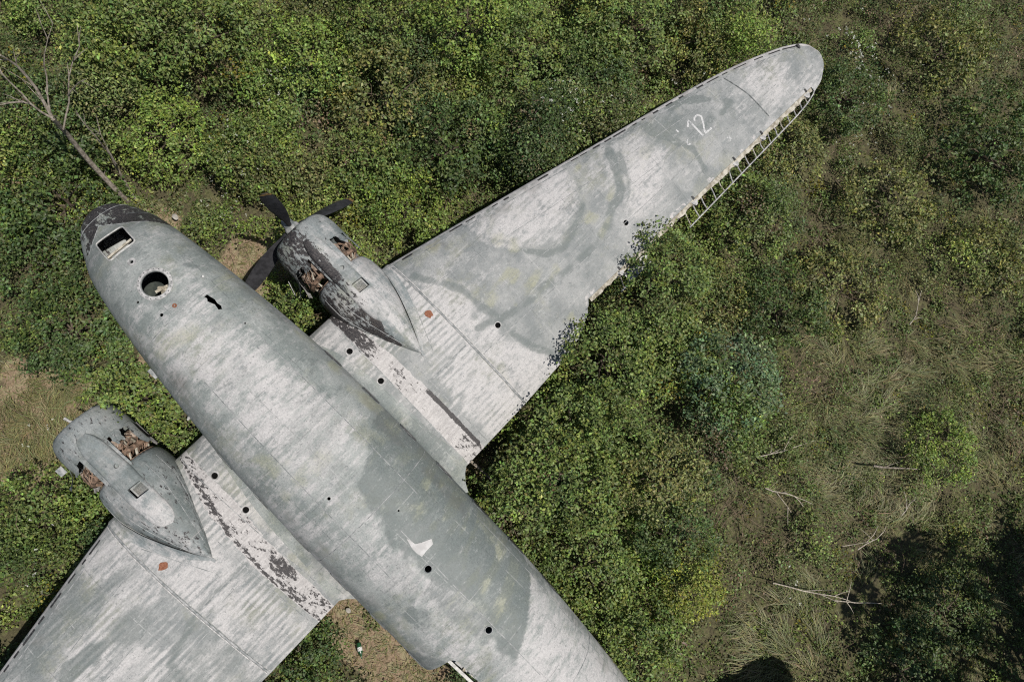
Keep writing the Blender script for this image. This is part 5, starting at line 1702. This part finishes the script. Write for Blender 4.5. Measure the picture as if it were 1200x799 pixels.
GRASS = [(11.9, 9.6, 1.5), (11.0, 9.3, 1.1), (12.2, 11.6, 1.2), (11.5, 7.4, 0.9), (12.8, 12.9, 1.0), (13.6, 8.6, 1.0), (10.0, 10.7, 0.9), (14.2, 10.8, 1.0), (9.7, 13.3, .8), (12.4, 5.2, .7), (8.6, 13.0, .6), (-2.2, -4.3, 1.2), (10.4, 8.3, .7), (13.2, 3.7, 1.0)]

def dirt_f(x, y):
    wob = 0.5 * (fbm(x * 2.2, y * 2.2, 0, 401) - 0.5)
    d = np.zeros_like(x)
    for cx, cy, rx, ry in DIRT:
        # patches lie along the aircraft, nose to tail
        d = np.maximum(d, sstep(1.25, 0.75, np.hypot((x - cx) / rx, (y - cy) / ry) + wob))
    return d
set_colours(gme, 'bare_earth', np.repeat(dirt_f(coords(gme)[:, 0], coords(gme)[:, 1])[:, None], 3, 1))
def field(x, y, blobs, seed):
    wob = 0.9 * (fbm(x * 1.3, y * 1.3, 0, seed) - 0.5)
    d = np.zeros_like(x)
    for cx, cy, r in blobs:
        d = np.maximum(d, sstep(1.3, 0.5, np.hypot(x - cx, y - cy) / r + wob))
    return d
def meadow_f(x, y):
    """open weedy ground on the right, bramble thicket elsewhere"""
    s = (x - 7.2) * 0.75 + (y - 9.0) * 0.42 + 1.6 * (fbm(x * 0.4, y * 0.4, 0, 411) - 0.5)
    return sstep(-1.0, 1.6, s)
_mr = np.random.default_rng(777)
_mu, _mv = _mr.uniform(-6, 35, 900), _mr.uniform(-6, 26, 900)
MX = -11.9 + 0.6753 * _mu + 0.7376 * _mv; MY = 2.14 + 0.7376 * _mu - 0.6753 * _mv
_md = meadow_f(MX, MY)
MR = _mr.uniform(0.45, 1.15, 900) * (1 - 0.3 * _md)
MH = (_mr.uniform(0.6, 2.2, 900) * (0.55 + 0.45 * MR)) * (1 - 0.5 * _md)
_keep = (_mr.random(900) < 1 - 0.45 * _md) & (dirt_f(MX, MY) < 0.2)
MX, MY, MR, MH = MX[_keep], MY[_keep], MR[_keep], MH[_keep]
MT = _mr.integers(0, 6, len(MX)); ML = np.exp(_mr.normal(0, 0.16, len(MX)))
def mounds(x, y):
    h = np.zeros_like(x); who = np.full(x.shape, -1)
    wob = 0.22 * (fbm(x * 2.6, y * 2.6, 0, 461, 3) - 0.5)
    for i in range(len(MX)):
        d = np.hypot(x - MX[i], y - MY[i]) / MR[i] + wob
        t = MH[i] * np.sqrt(np.clip(1 - d * d, 0, 1)) 
        up = t > h
        h = np.where(up, t, h); who = np.where(up, i, who)
    return h, who
def height_f(x, y):
    hump = fbm(x * 0.55, y * 0.55, 0, 421, 3)
    th = 0.25 + 1.35 * sstep(0.33, 0.75, hump) + 0.95 * (fbm(x * 1.5, y * 1.5, 0, 425, 3) - 0.5)
    lo = 0.10 + 0.7 * sstep(0.38, 0.72, hump) + 0.55 * sstep(0.5, 0.75, fbm(x * 1.2, y * 1.2, 0, 427, 3))
    th = np.maximum(th, 0.15)
    # a low even carpet left of the nose
    carpet = sstep(1.2, 0.7, np.hypot((x + 3.6) / 2.6, (y + 2.6) / 2.4))
    th = th * (1 - carpet) + (0.45 + 0.2 * hump) * carpet
    hh = th + (lo - th) * meadow_f(x, y)
    carpet2 = sstep(1.2, 0.7, np.hypot((x + 3.6) / 2.6, (y + 2.6) / 2.4))
    mh = mounds(x, y)[0] * (1 - 0.7 * carpet2)
    hh = 0.42 * hh + mh
    return hh * (1 - 0.65 * sstep(1.6, 0.9, np.hypot(x - 13.1, y - 3.6)))

AX = np.array([19.5, 21.3]); AX = AX / np.linalg.norm(AX); AY = np.array([AX[1], -AX[0]])
O = np.array([-11.9, 2.14])
def in_view(x, y, m=2.0):
    u = (x - O[0]) * AX[0] + (y - O[1]) * AX[1]; v = (x - O[0]) * AY[0] + (y - O[1]) * AY[1]
    return (u > -m) & (u < 28.9 + m) & (v > -m) & (v < 16.6 + 2.7 * np.clip(u / 28.9, 0, 1) + m)

def under_plane(x, y, inset):
    """well under the aircraft, where nothing can be seen"""
    c_ = math.cos(PITCH)
    xa = (x + 3.7726 - 0.55) / c_; ay = np.abs(y)
    le = np.where(ay < Y_J, 4.78, 4.80 + LE_K * (ay - Y_J))
    w = (xa > le + inset) & (xa < 8.6 - inset) & (ay < 14.0 - inset)
    yc, ww, t, b = fus(np.clip(xa, .3, 20.5))
    f = (xa > 0.8 + inset) & (xa < 20) & (np.abs(y - yc) < ww - inset)
    return w | f

def scatter(rng, n):
    u = rng.uniform(-5.5, 34.5, n); v = rng.uniform(-5.5, 25.0, n)
    x = O[0] + AX[0] * u + AY[0] * v; y = O[1] + AX[1] * u + AY[1] * v
    k = in_view(x, y, 5.0)
    return x[k], y[k]

def undergrowth(name, seed, nplant, zone, leaf, lpp, label, cat):
    rng = np.random.default_rng(seed)
    x, y = scatter(rng, nplant)
    md = meadow_f(x, y)
    w = zone(md) * (1 - 0.97 * dirt_f(x, y)) * (1 - 0.25 * field(x, y, GRASS, 431)) * (1 - 0.3 * field(x, y, DRY, 432))
    w = w * (0.55 + 0.45 * sstep(0.34, 0.46, fbm(x * 1.1, y * 1.1, 0, 428)))
    k = (rng.random(len(x)) < w) & ~under_plane(x, y, 0.75)
    x, y = x[k], y[k]
    H = height_f(x, y)
    H = H * rng.uniform(0.6, 1.1, len(x))
    who = mounds(x, y)[1]
    near = under_plane(x, y, -0.5)
    H = np.where(near, np.minimum(H, 0.75), H)
    n = len(x)
    pr = rng.uniform(0.16, 0.36, n) * (0.8 + 0.5 * H)
    cnt = np.maximum(12, (lpp * (pr / 0.28) ** 1.6 * rng.uniform(0.7, 1.3, n)).astype(int))
    idx = np.repeat(np.arange(n), cnt); m = len(idx)
    el = np.arcsin(rng.uniform(0.0, 1.0, m)); az = rng.uniform(0, 2 * math.pi, m)
    out = np.stack([np.cos(el) * np.cos(az), np.cos(el) * np.sin(az), np.sin(el)], 1)
    rad = pr[idx] * rng.uniform(0.55, 1.1, m)
    P = np.stack([x[idx], y[idx], ground_z(x, y)[idx]], 1) + out * rad[:, None] * np.array([1, 1, 0.7])
    P[:, 2] += np.maximum(H[idx] - pr[idx] * 0.7, 0) * np.where(rng.random(m) < 0.8, 1.0, rng.random(m))
    keep = no_leaf_zone(P)
    P, out, idx = P[keep], out[keep], idx[keep]
    m = len(P)
    nn, d = leaf_frames(rng, m, out)
    # plant colour: drifts of species
    s1 = fbm(x * 0.7, y * 0.7, 0, 441); s2 = fbm(x * 0.9 + 5, y * 0.9, 0, 442) + rng.normal(0, 0.05, n)
    base = np.tile(PALA['mid'], (n, 1))
    base = np.where((s1 > 0.56)[:, None], PALA['bright'], base)
    base = np.where((s1 < 0.40)[:, None], PALA['dark'] * 1.25, base)
    base = np.where((s2 > 0.60)[:, None], PALA['olive'], base)
    mdx = meadow_f(x, y)
    base = np.where(((mdx > 0.5) & (rng.random(n) < 0.55))[:, None], np.array((0.115, 0.152, 0.047)), base)
    tint = np.array([[1, 1, 1], [1.28, 1.22, 1.0], [0.72, 0.80, 0.85], [1.15, 1.02, 1.1], [0.9, 1.05, 0.8], [1.05, 1.1, 1.2]])
    tn = np.where((who >= 0)[:, None], (tint[MT[who]] ** 0.6) * ML[who][:, None], 0.85) ** rng.uniform(0.3, 1.3, (n, 1))
    base = base * tn
    dr = field(x, y, DRY, 432)
    base = np.where((rng.random(n) < 0.04 + 0.25 * dr)[:, None], PALA['dry'], base)
    base = np.where((rng.random(n) < 0.025)[:, None], PALA['yellow'] * 0.9, base)
    base = base * np.exp(rng.normal(0, 0.17, (n, 1)))
    C = vary(rng, base[idx], m)
    Ln = leaf * rng.uniform(0.6, 1.4, m) * (rng.uniform(0.75, 1.25, n)[idx]); Wd = Ln * rng.uniform(0.45, 0.72, m)
    me = leaf_mesh(name, P, nn, d, Ln, Wd, C)
    o = link(name, me, L_UNDER, None, False)
    tag(o, label, cat, kind='stuff')
    return o

undergrowth('bramble_undergrowth', 501, 17300, lambda md: 1 - 0.8 * md, 0.066, 74, 'dense leafy bramble undergrowth filling the ground round the aircraft', 'undergrowth')
undergrowth('weed_cover', 502, 24000, lambda md: 0.12 + 0.88 * md, 0.050, 50, 'fine olive weeds covering the open ground on the right', 'weeds')

def blades(name, seed, tufts, per, L0, L1, cols, label, cat, lean=0.9, zone=None, hang=0.35):
    rng = np.random.default_rng(seed)
    tx, ty, kind = tufts
    n = len(tx); idx = np.repeat(np.arange(n), per); m = len(idx)
    swirl = 2 * math.pi * fbm(tx * 0.45, ty * 0.45, 0, 451, 2) * 2
    a = swirl[idx] + rng.normal(0, lean, m)
    L = rng.uniform(L0, L1, m)
    bx = tx[idx] + rng.normal(0, 0.09, m); by = ty[idx] + rng.normal(0, 0.09, m)
    bz = ground_z(bx, by)
    d = np.stack([np.cos(a), np.sin(a), np.zeros(m)], 1)
    up = rng.uniform(0.35, 0.9, m)[:, None]
    base = np.stack([bx, by, bz], 1)
    p1 = base + d * L[:, None] * 0.35 + np.array([0, 0, 1]) * L[:, None] * 0.5 * up
    p2 = base + d * L[:, None] * 0.95 + np.array([0, 0, 1]) * L[:, None] * hang * up
    s = np.stack([-np.sin(a), np.cos(a), np.zeros(m)], 1) * (rng.uniform(0.003, 0.008, m))[:, None]
    V = np.stack([base - s, base + s, p1 + s * .8, p1 - s * .8, p2], 1).reshape(-1, 3)
    keep = no_leaf_zone(p1) & no_leaf_zone(p2)
    V = V.reshape(m, 5, 3)[keep]; m = len(V)
    idx = idx[keep]
    i = np.arange(m) * 5
    T = np.stack([i, i + 1, i + 2, i, i + 2, i + 3, i + 3, i + 2, i + 4], 1).ravel().astype(np.int32)
    me = bpy.data.meshes.new(name)
    me.vertices.add(5 * m); me.vertices.foreach_set('co', V.ravel().astype(np.float32))
    me.loops.add(9 * m); me.loops.foreach_set('vertex_index', T)
    me.polygons.add(3 * m)
    me.polygons.foreach_set('loop_start', (np.arange(3 * m) * 3).astype(np.int32)); me.polygons.foreach_set('loop_total', np.full(3 * m, 3, np.int32))
    me.update(calc_edges=True)
    w = rng.random((n, 1)) * 0.7 + 0.3 * rng.random((n, 1))
    C = vary(rng, (PALA[cols[0]] * w + PALA[cols[1]] * (1 - w))[idx], m, 0.25)
    at = me.color_attributes.new('leaf_colour', 'FLOAT_COLOR', 'POINT')
    c4 = np.ones((m, 4), np.float32); c4[:, :3] = C
    at.data.foreach_set('color', np.repeat(c4, 5, axis=0).ravel())
    o = link(name, me, L_GRASS, None, False)
    tag(o, label, cat, kind='stuff')

rg = np.random.default_rng(611)
x, y = scatter(rg, 22000)
k = (rg.random(len(x)) < 0.03 * meadow_f(x, y) + 0.68 * field(x, y, GRASS, 431)) & ~under_plane(x, y, 0.6)
blades('long_grass', 612, (x[k], y[k], None), 38, 0.25, 0.62, ('straw', 'olive'), 'long lodged grass in pale swirls on the right', 'grass', 0.45)
x, y = scatter(rg, 42000)
k = (rg.random(len(x)) < 0.8 * dirt_f(x, y) + 0.04) & ~under_plane(x, y, 0.6)
blades('dry_short_grass', 613, (x[k], y[k], None), 12, 0.08, 0.26, ('straw', 'olive'), 'short dry grass on the trodden bare patches', 'grass', 1.5, hang=0.5)

# dry brown stems tangled in the thicket
def stems(name, seed, count, label):
    rng = np.random.default_rng(seed)
    x, y = scatter(rng, count)
    wt = 0.05 + 0.6 * field(x, y, DRY, 432) + 0.05 * meadow_f(x, y)
    k = (rng.random(len(x)) < wt) & ~under_plane(x, y, -0.3)
    x, y = x[k], y[k]; n = len(x)
    a = rng.uniform(0, 2 * math.pi, n); L = rng.uniform(0.3, 1.1, n)
    z = ground_z(x, y) + height_f(x, y) * rng.uniform(0.6, 1.0, n) + 0.02
    r = rng.uniform(0.004, 0.010, n)
    V, T = [], []
    ts = np.array([-0.5, -0.15, 0.2, 0.5])
    bend = rng.normal(0, 0.12, n)
    c, s = np.cos(a), np.sin(a)
    rings = []
    for t in ts:
        px = x + c * L * t - s * bend * (1 - 4 * t * t); py = y + s * L * t + c * bend * (1 - 4 * t * t)
        pz = z + 0.16 * (1 - 4 * t * t) * L - 0.04 + rng.normal(0, 0.02, n)
        rr = r * (1.0 - 0.5 * (t + 0.5))
        for q in range(3):
            b = 2 * math.pi * q / 3
            rings.append(np.stack([px - s * np.cos(b) * rr, py + c * np.cos(b) * rr, pz + np.sin(b) * rr], 1))
    V = np.stack(rings, 1)     # n, 12, 3
    base = (np.arange(n) * 12)[:, None]
    F = []
    for i in range(3):
        for q in range(3):
            q2 = (q + 1) % 3
            F.append(np.stack([i * 3 + q, i * 3 + q2, (i + 1) * 3 + q2, (i + 1) * 3 + q]))
    F = np.array(F)
    Q = (base[:, :, None] + F[None]).reshape(-1, 4).astype(np.int32)
    me = bpy.data.meshes.new(name)
    me.vertices.add(12 * n); me.vertices.foreach_set('co', V.reshape(-1).astype(np.float32))
    me.loops.add(Q.size); me.loops.foreach_set('vertex_index', Q.ravel())
    me.polygons.add(len(Q)); me.polygons.foreach_set('loop_start', (np.arange(len(Q)) * 4).astype(np.int32)); me.polygons.foreach_set('loop_total', np.full(len(Q), 4, np.int32))
    me.update(calc_edges=True)
    o = link(name, me, M_DRYSTEM, None, False)
    tag(o, label, 'brambles', kind='stuff')
stems('dry_bramble_stems', 621, 16000, 'tangled dry brown bramble stems in the thicket')

# white flower heads
def flowers():
    rng = np.random.default_rng(631)
    P = []
    for cx, cy, s, n in ((-3.4, 2.3, 0.45, 60), (-4.4, 4.9, 0.35, 30), (0.95, 9.4, 0.4, 50), (5.1, 16.5, 0.55, 150), (6.6, 15.6, 0.45, 45), (-4.0, 3.1, .4, 25), (6.0, 17.2, .5, 40), (2.4, 12.9, 0.3, 14), (-2.2, -3.8, 0.3, 12), (9.2, 13.9, .3, 14), (8.1, 14.9, .3, 16), (12.3, 5.0, .2, 10), (0.2, -5.4, .4, 20)):
        for _ in range(n // 2):
            x, y = rng.normal(cx, s), rng.normal(cy, s)
            z = float(height_f(np.array([x]), np.array([y]))[0]) + 0.12 + (0.75 if (cx > 5 and cx < 5.5) else 0.1)
            for q in range(5):
                P.append((x + rng.normal(0, 0.015), y + rng.normal(0, 0.013), z + rng.normal(0, 0.01)))
    P = np.array(P); P = P[no_leaf_zone(P)]
    n = len(P)
    nn, d = leaf_frames(rng, n, np.tile(np.array([0, 0, 1.0]), (n, 1)), 1.2, 0.4)
    L = rng.uniform(0.016, 0.034, n)
    C = np.tile(np.array([0.62, 0.63, 0.56]), (n, 1)) * rng.uniform(0.55, 1.05, (n, 1))
    me = leaf_mesh('white_flowers', P, nn, d, L, L * 0.8, C)
    tag(link('white_flowers', me, L_FLOWER, None, False), 'small white flower heads scattered over the scrub', 'flowers', kind='stuff')
flowers()

# leaf litter and small stones on the bare patches
rng = np.random.default_rng(641)
x, y = scatter(rng, 85000)
k = (rng.random(len(x)) < dirt_f(x, y) * 0.8)
x, y = x[k], y[k]; n = len(x)
P = np.stack([x, y, ground_z(x, y) + 0.012], 1)
nn = unit(np.tile(np.array([0, 0, 1.0]), (n, 1)) + rng.normal(0, 0.25, (n, 3)))
d = rng.normal(0, 1, (n, 3)); d = unit(d - nn * np.sum(d * nn, 1, keepdims=True))
L = rng.uniform(0.02, 0.06, n)
C = vary(rng, np.where((rng.random(n) < 0.5)[:, None], PALA['dry'], PALA['straw']), n, 0.3)
tag(link('leaf_litter', leaf_mesh('leaf_litter', P, nn, d, L, L * 0.6, C), L_GRASS, None, False), 'dry leaf litter on the bare earth', 'litter', kind='stuff')

# ---------------------------------------------------------------- dead tree over the nose
dead = bpy.data.objects.new('dead_tree', None); COL.objects.link(dead); dead.location = (-4.97, 0.82, 0)
tag(dead, 'bare grey dead tree leaning up beside the black nose', 'tree')
def limb(name, pts, r0, r1, parent, org, mat=M_DEADWOOD, twigs=0, seed=1):
    P = [Vector(p) - Vector(org) for p in pts]
    # smooth the path a little
    Q = []
    for i in range(len(P) - 1):
        for t in (0, 0.5):
            a, b = P[i], P[i + 1]
            q = a.lerp(b, t)
            if t: q += Vector((random.uniform(-.02, .02), random.uniform(-.02, .02), 0))
            Q.append(q)
    Q.append(P[-1])
    mb = MB(); mb.tube(Q, list(np.linspace(r0, r1, len(Q))), 8)
    rr = random.Random(seed)
    for _ in range(twigs):
        i = rr.randrange(1, len(Q)); a = Q[i]
        d = (Q[i] - Q[i - 1]).normalized() + Vector((rr.uniform(-.9, .9), rr.uniform(-.9, .9), rr.uniform(-.2, .5)))
        d.normalize(); L = rr.uniform(0.2, 0.6)
        mb.tube([a, a + d * L * 0.5 + Vector((0, 0, .03)), a + d * L + Vector((rr.uniform(-.06, .06), 0, 0))], [0.010, 0.007, 0.003], 4)
    return mb.obj(name, mat, parent)
DO = (-4.97, 0.82, 0)
tr = limb('trunk', [(-4.97, 0.82, -0.1), (-4.99, 0.78, 0.93), (-5.33, 0.83, 1.85), (-5.44, 0.92, 2.78), (-5.15, 0.94, 3.7)], 0.066, 0.04, dead, DO, twigs=3)
limb('branch', [(-5.15, 0.94, 3.7), (-5.43, 1.12, 4.2), (-5.55, 1.16, 4.7), (-5.42, 1.08, 5.2)], 0.033, 0.016, tr, DO, twigs=6, seed=2)
limb('branch', [(-5.15, 0.94, 3.7), (-5.33, 0.85, 4.1), (-5.53, 0.87, 4.5), (-5.59, 0.85, 4.9)], 0.022, 0.009, tr, DO, twigs=5, seed=3)
limb('branch', [(-5.25, 0.93, 3.2), (-5.34, 1.38, 3.57), (-5.44, 1.7, 3.95), (-5.49, 2.22, 4.32), (-5.45, 2.46, 4.7)], 0.018, 0.005, tr, DO, twigs=5, seed=4)
limb('branch', [(-5.18, 0.97, 3.8), (-5.42, 1.4, 4.27), (-5.38, 1.63, 4.73), (-5.33, 2.09, 5.2)], 0.018, 0.005, tr, DO, twigs=5, seed=5)
limb('branch', [(-5.42, 0.85, 4.0), (-5.52, 0.63, 4.15), (-5.56, 0.37, 4.3)], 0.02, 0.006, tr, DO, twigs=3, seed=6)
limb('branch', [(-5.36, 1.45, 3.7), (-5.09, 1.74, 4.1), (-4.89, 1.88, 4.3)], 0.016, 0.005, tr, DO, twigs=2, seed=7)
dead2 = bpy.data.objects.new('dead_tree', None); COL.objects.link(dead2); dead2.location = (-5.0, 0.95, 0)
tag(dead2, 'thin dead stem close beside the larger dead tree', 'tree')
D2 = (-5.0, 0.95, 0)
t2 = limb('trunk', [(-5.0, 0.95, -0.1), (-5.21, 0.95, 0.2), (-5.44, 1.13, 0.9), (-5.39, 1.26, 1.6), (-5.45, 1.3, 2.3), (-5.54, 1.34, 3.0)], 0.042, 0.008, dead2, D2, twigs=5, seed=8)
limb('branch', [(-5.42, 1.16, 1.1), (-5.0, 1.2, 1.8), (-5.15, 1.39, 2.6)], 0.022, 0.007, t2, D2, twigs=4, seed=9)

# ---------------------------------------------------------------- fallen sticks
STICKS = [
    ('pale forked stick lying in the weeds on the right', [(10.45, 6.27, .5), (10.78, 6.44, .52), (11.09, 6.61, .5), (11.39, 6.59, .45)], [(10.69, 6.39, .5), (11.01, 6.32, .5), (11.26, 6.28, .45)], 0.016),
    ('longest bleached stick running into the tree shadow', [(11.87, 4.74, .5), (12.5, 5.09, .5), (13.1, 5.49, .5), (13.58, 5.72, .45)], [(12.5, 5.09, .5), (12.8, 5.4, .55)], 0.015),
    ('shorter bleached stick just below the longest one', [(13.16, 5.42, .5), (13.58, 5.74, .5), (14.06, 6.15, .45)], None, 0.013),
    ('dark fallen pole at the foot of the light green bush', [(12.03, 8.46, .6), (12.46, 8.8, .6), (12.88, 9.16, .6)], None, 0.026),
    ('short grey stick crossing the edge of the large shadow', [(12.89, 6.67, .55), (13.04, 7.09, .55), (13.12, 7.29, .5)], [(12.6, 6.5, .5), (12.95, 6.95, .55)], 0.013),
    ('small upright stick in the straw-coloured grass', [(13.25, 8.05, .5), (13.19, 8.36, .6), (13.19, 8.5, .7)], None, 0.012),
    ('thin grey branch below the blue-green bush', [(9.78, 6.58, .75), (10.15, 7.12, .8), (10.57, 7.88, .75)], [(10.15, 7.12, .8), (10.05, 7.5, .85)], 0.013),
    ('long thin stalk in the meadow above the grass', [(10.64, 11.89, .7), (10.61, 12.17, .75), (10.35, 12.86, .7)], None, 0.012),
    ('brown broken pole poking out behind the wing root', [(4.85, 1.95, .9), (5.3, 2.0, .8), (5.72, 2.02, .7)], None, 0.04),
]
for i, (lab, pts, fork, r) in enumerate(STICKS):
    org = pts[0]
    rt = bpy.data.objects.new('fallen_branch', None); COL.objects.link(rt); rt.location = org
    tag(rt, lab, 'stick')
    mat = M_DEADWOOD if ('dark' in lab or 'brown' in lab) else M_BLEACHED
    st_ = limb('stem', pts, r, r * 0.5, rt, org, mat, 2 if r < .03 else 0, 40 + i)
    if fork:
        limb('fork', fork, r * 0.7, r * 0.3, rt, org, mat, 1, 60 + i)

# ---------------------------------------------------------------- litter: a green bottle on the bare earth, pale stones
bt = MB()
bt.lathe([(0, 0.0), (0.0, 0.045), (0.02, 0.052), (0.20, 0.052), (0.26, 0.026), (0.30, 0.013), (0.33, 0.013), (0.33, 0.0)], axis='z', n=16)
bottle = bt.obj('plastic_bottle', M_BOTTLE); bottle.location = (5.98, -2.40, 0.09)
bottle.rotation_euler = (math.radians(82), 0, math.radians(60))
tag(bottle, 'crumpled green plastic bottle with white label on the bare earth', 'bottle')
lb = MB(); lb.lathe([(0.09, 0.0535), (0.17, 0.0535)], axis='z', n=16); lb.obj('bottle_label', M_LABEL, bottle)
for (x, y, s, lab) in ((-4.15, 1.3, 0.07, 'pale flat stone beside the nose under the dead tree'), (5.35, -2.1, 0.055, 'pale stone on the bare earth behind the near wing')):
    bmm = bmesh.new(); bmesh.ops.create_icosphere(bmm, subdivisions=3, radius=1)
    for v in bmm.verts:
        k = 0.75 + 0.5 * float(fbm(np.array([v.co.x * 1.3 + x]), np.array([v.co.y * 1.3]), np.array([v.co.z * 1.3]), 7)[0])
        v.co = Vector((v.co.x * 1.2, v.co.y * 0.9, v.co.z * 0.45)) * k * s
    me = bpy.data.meshes.new('stone'); bmm.to_mesh(me); bmm.free()
    o = link('stone', me, M_STONE, None, True, 60); o.location = (x, y, 0.05 + (0.12 if x < 0 else 0)); tag(o, lab, 'stone')

for m in list(bpy.data.meshes):
    if m.users == 0:
        bpy.data.meshes.remove(m)
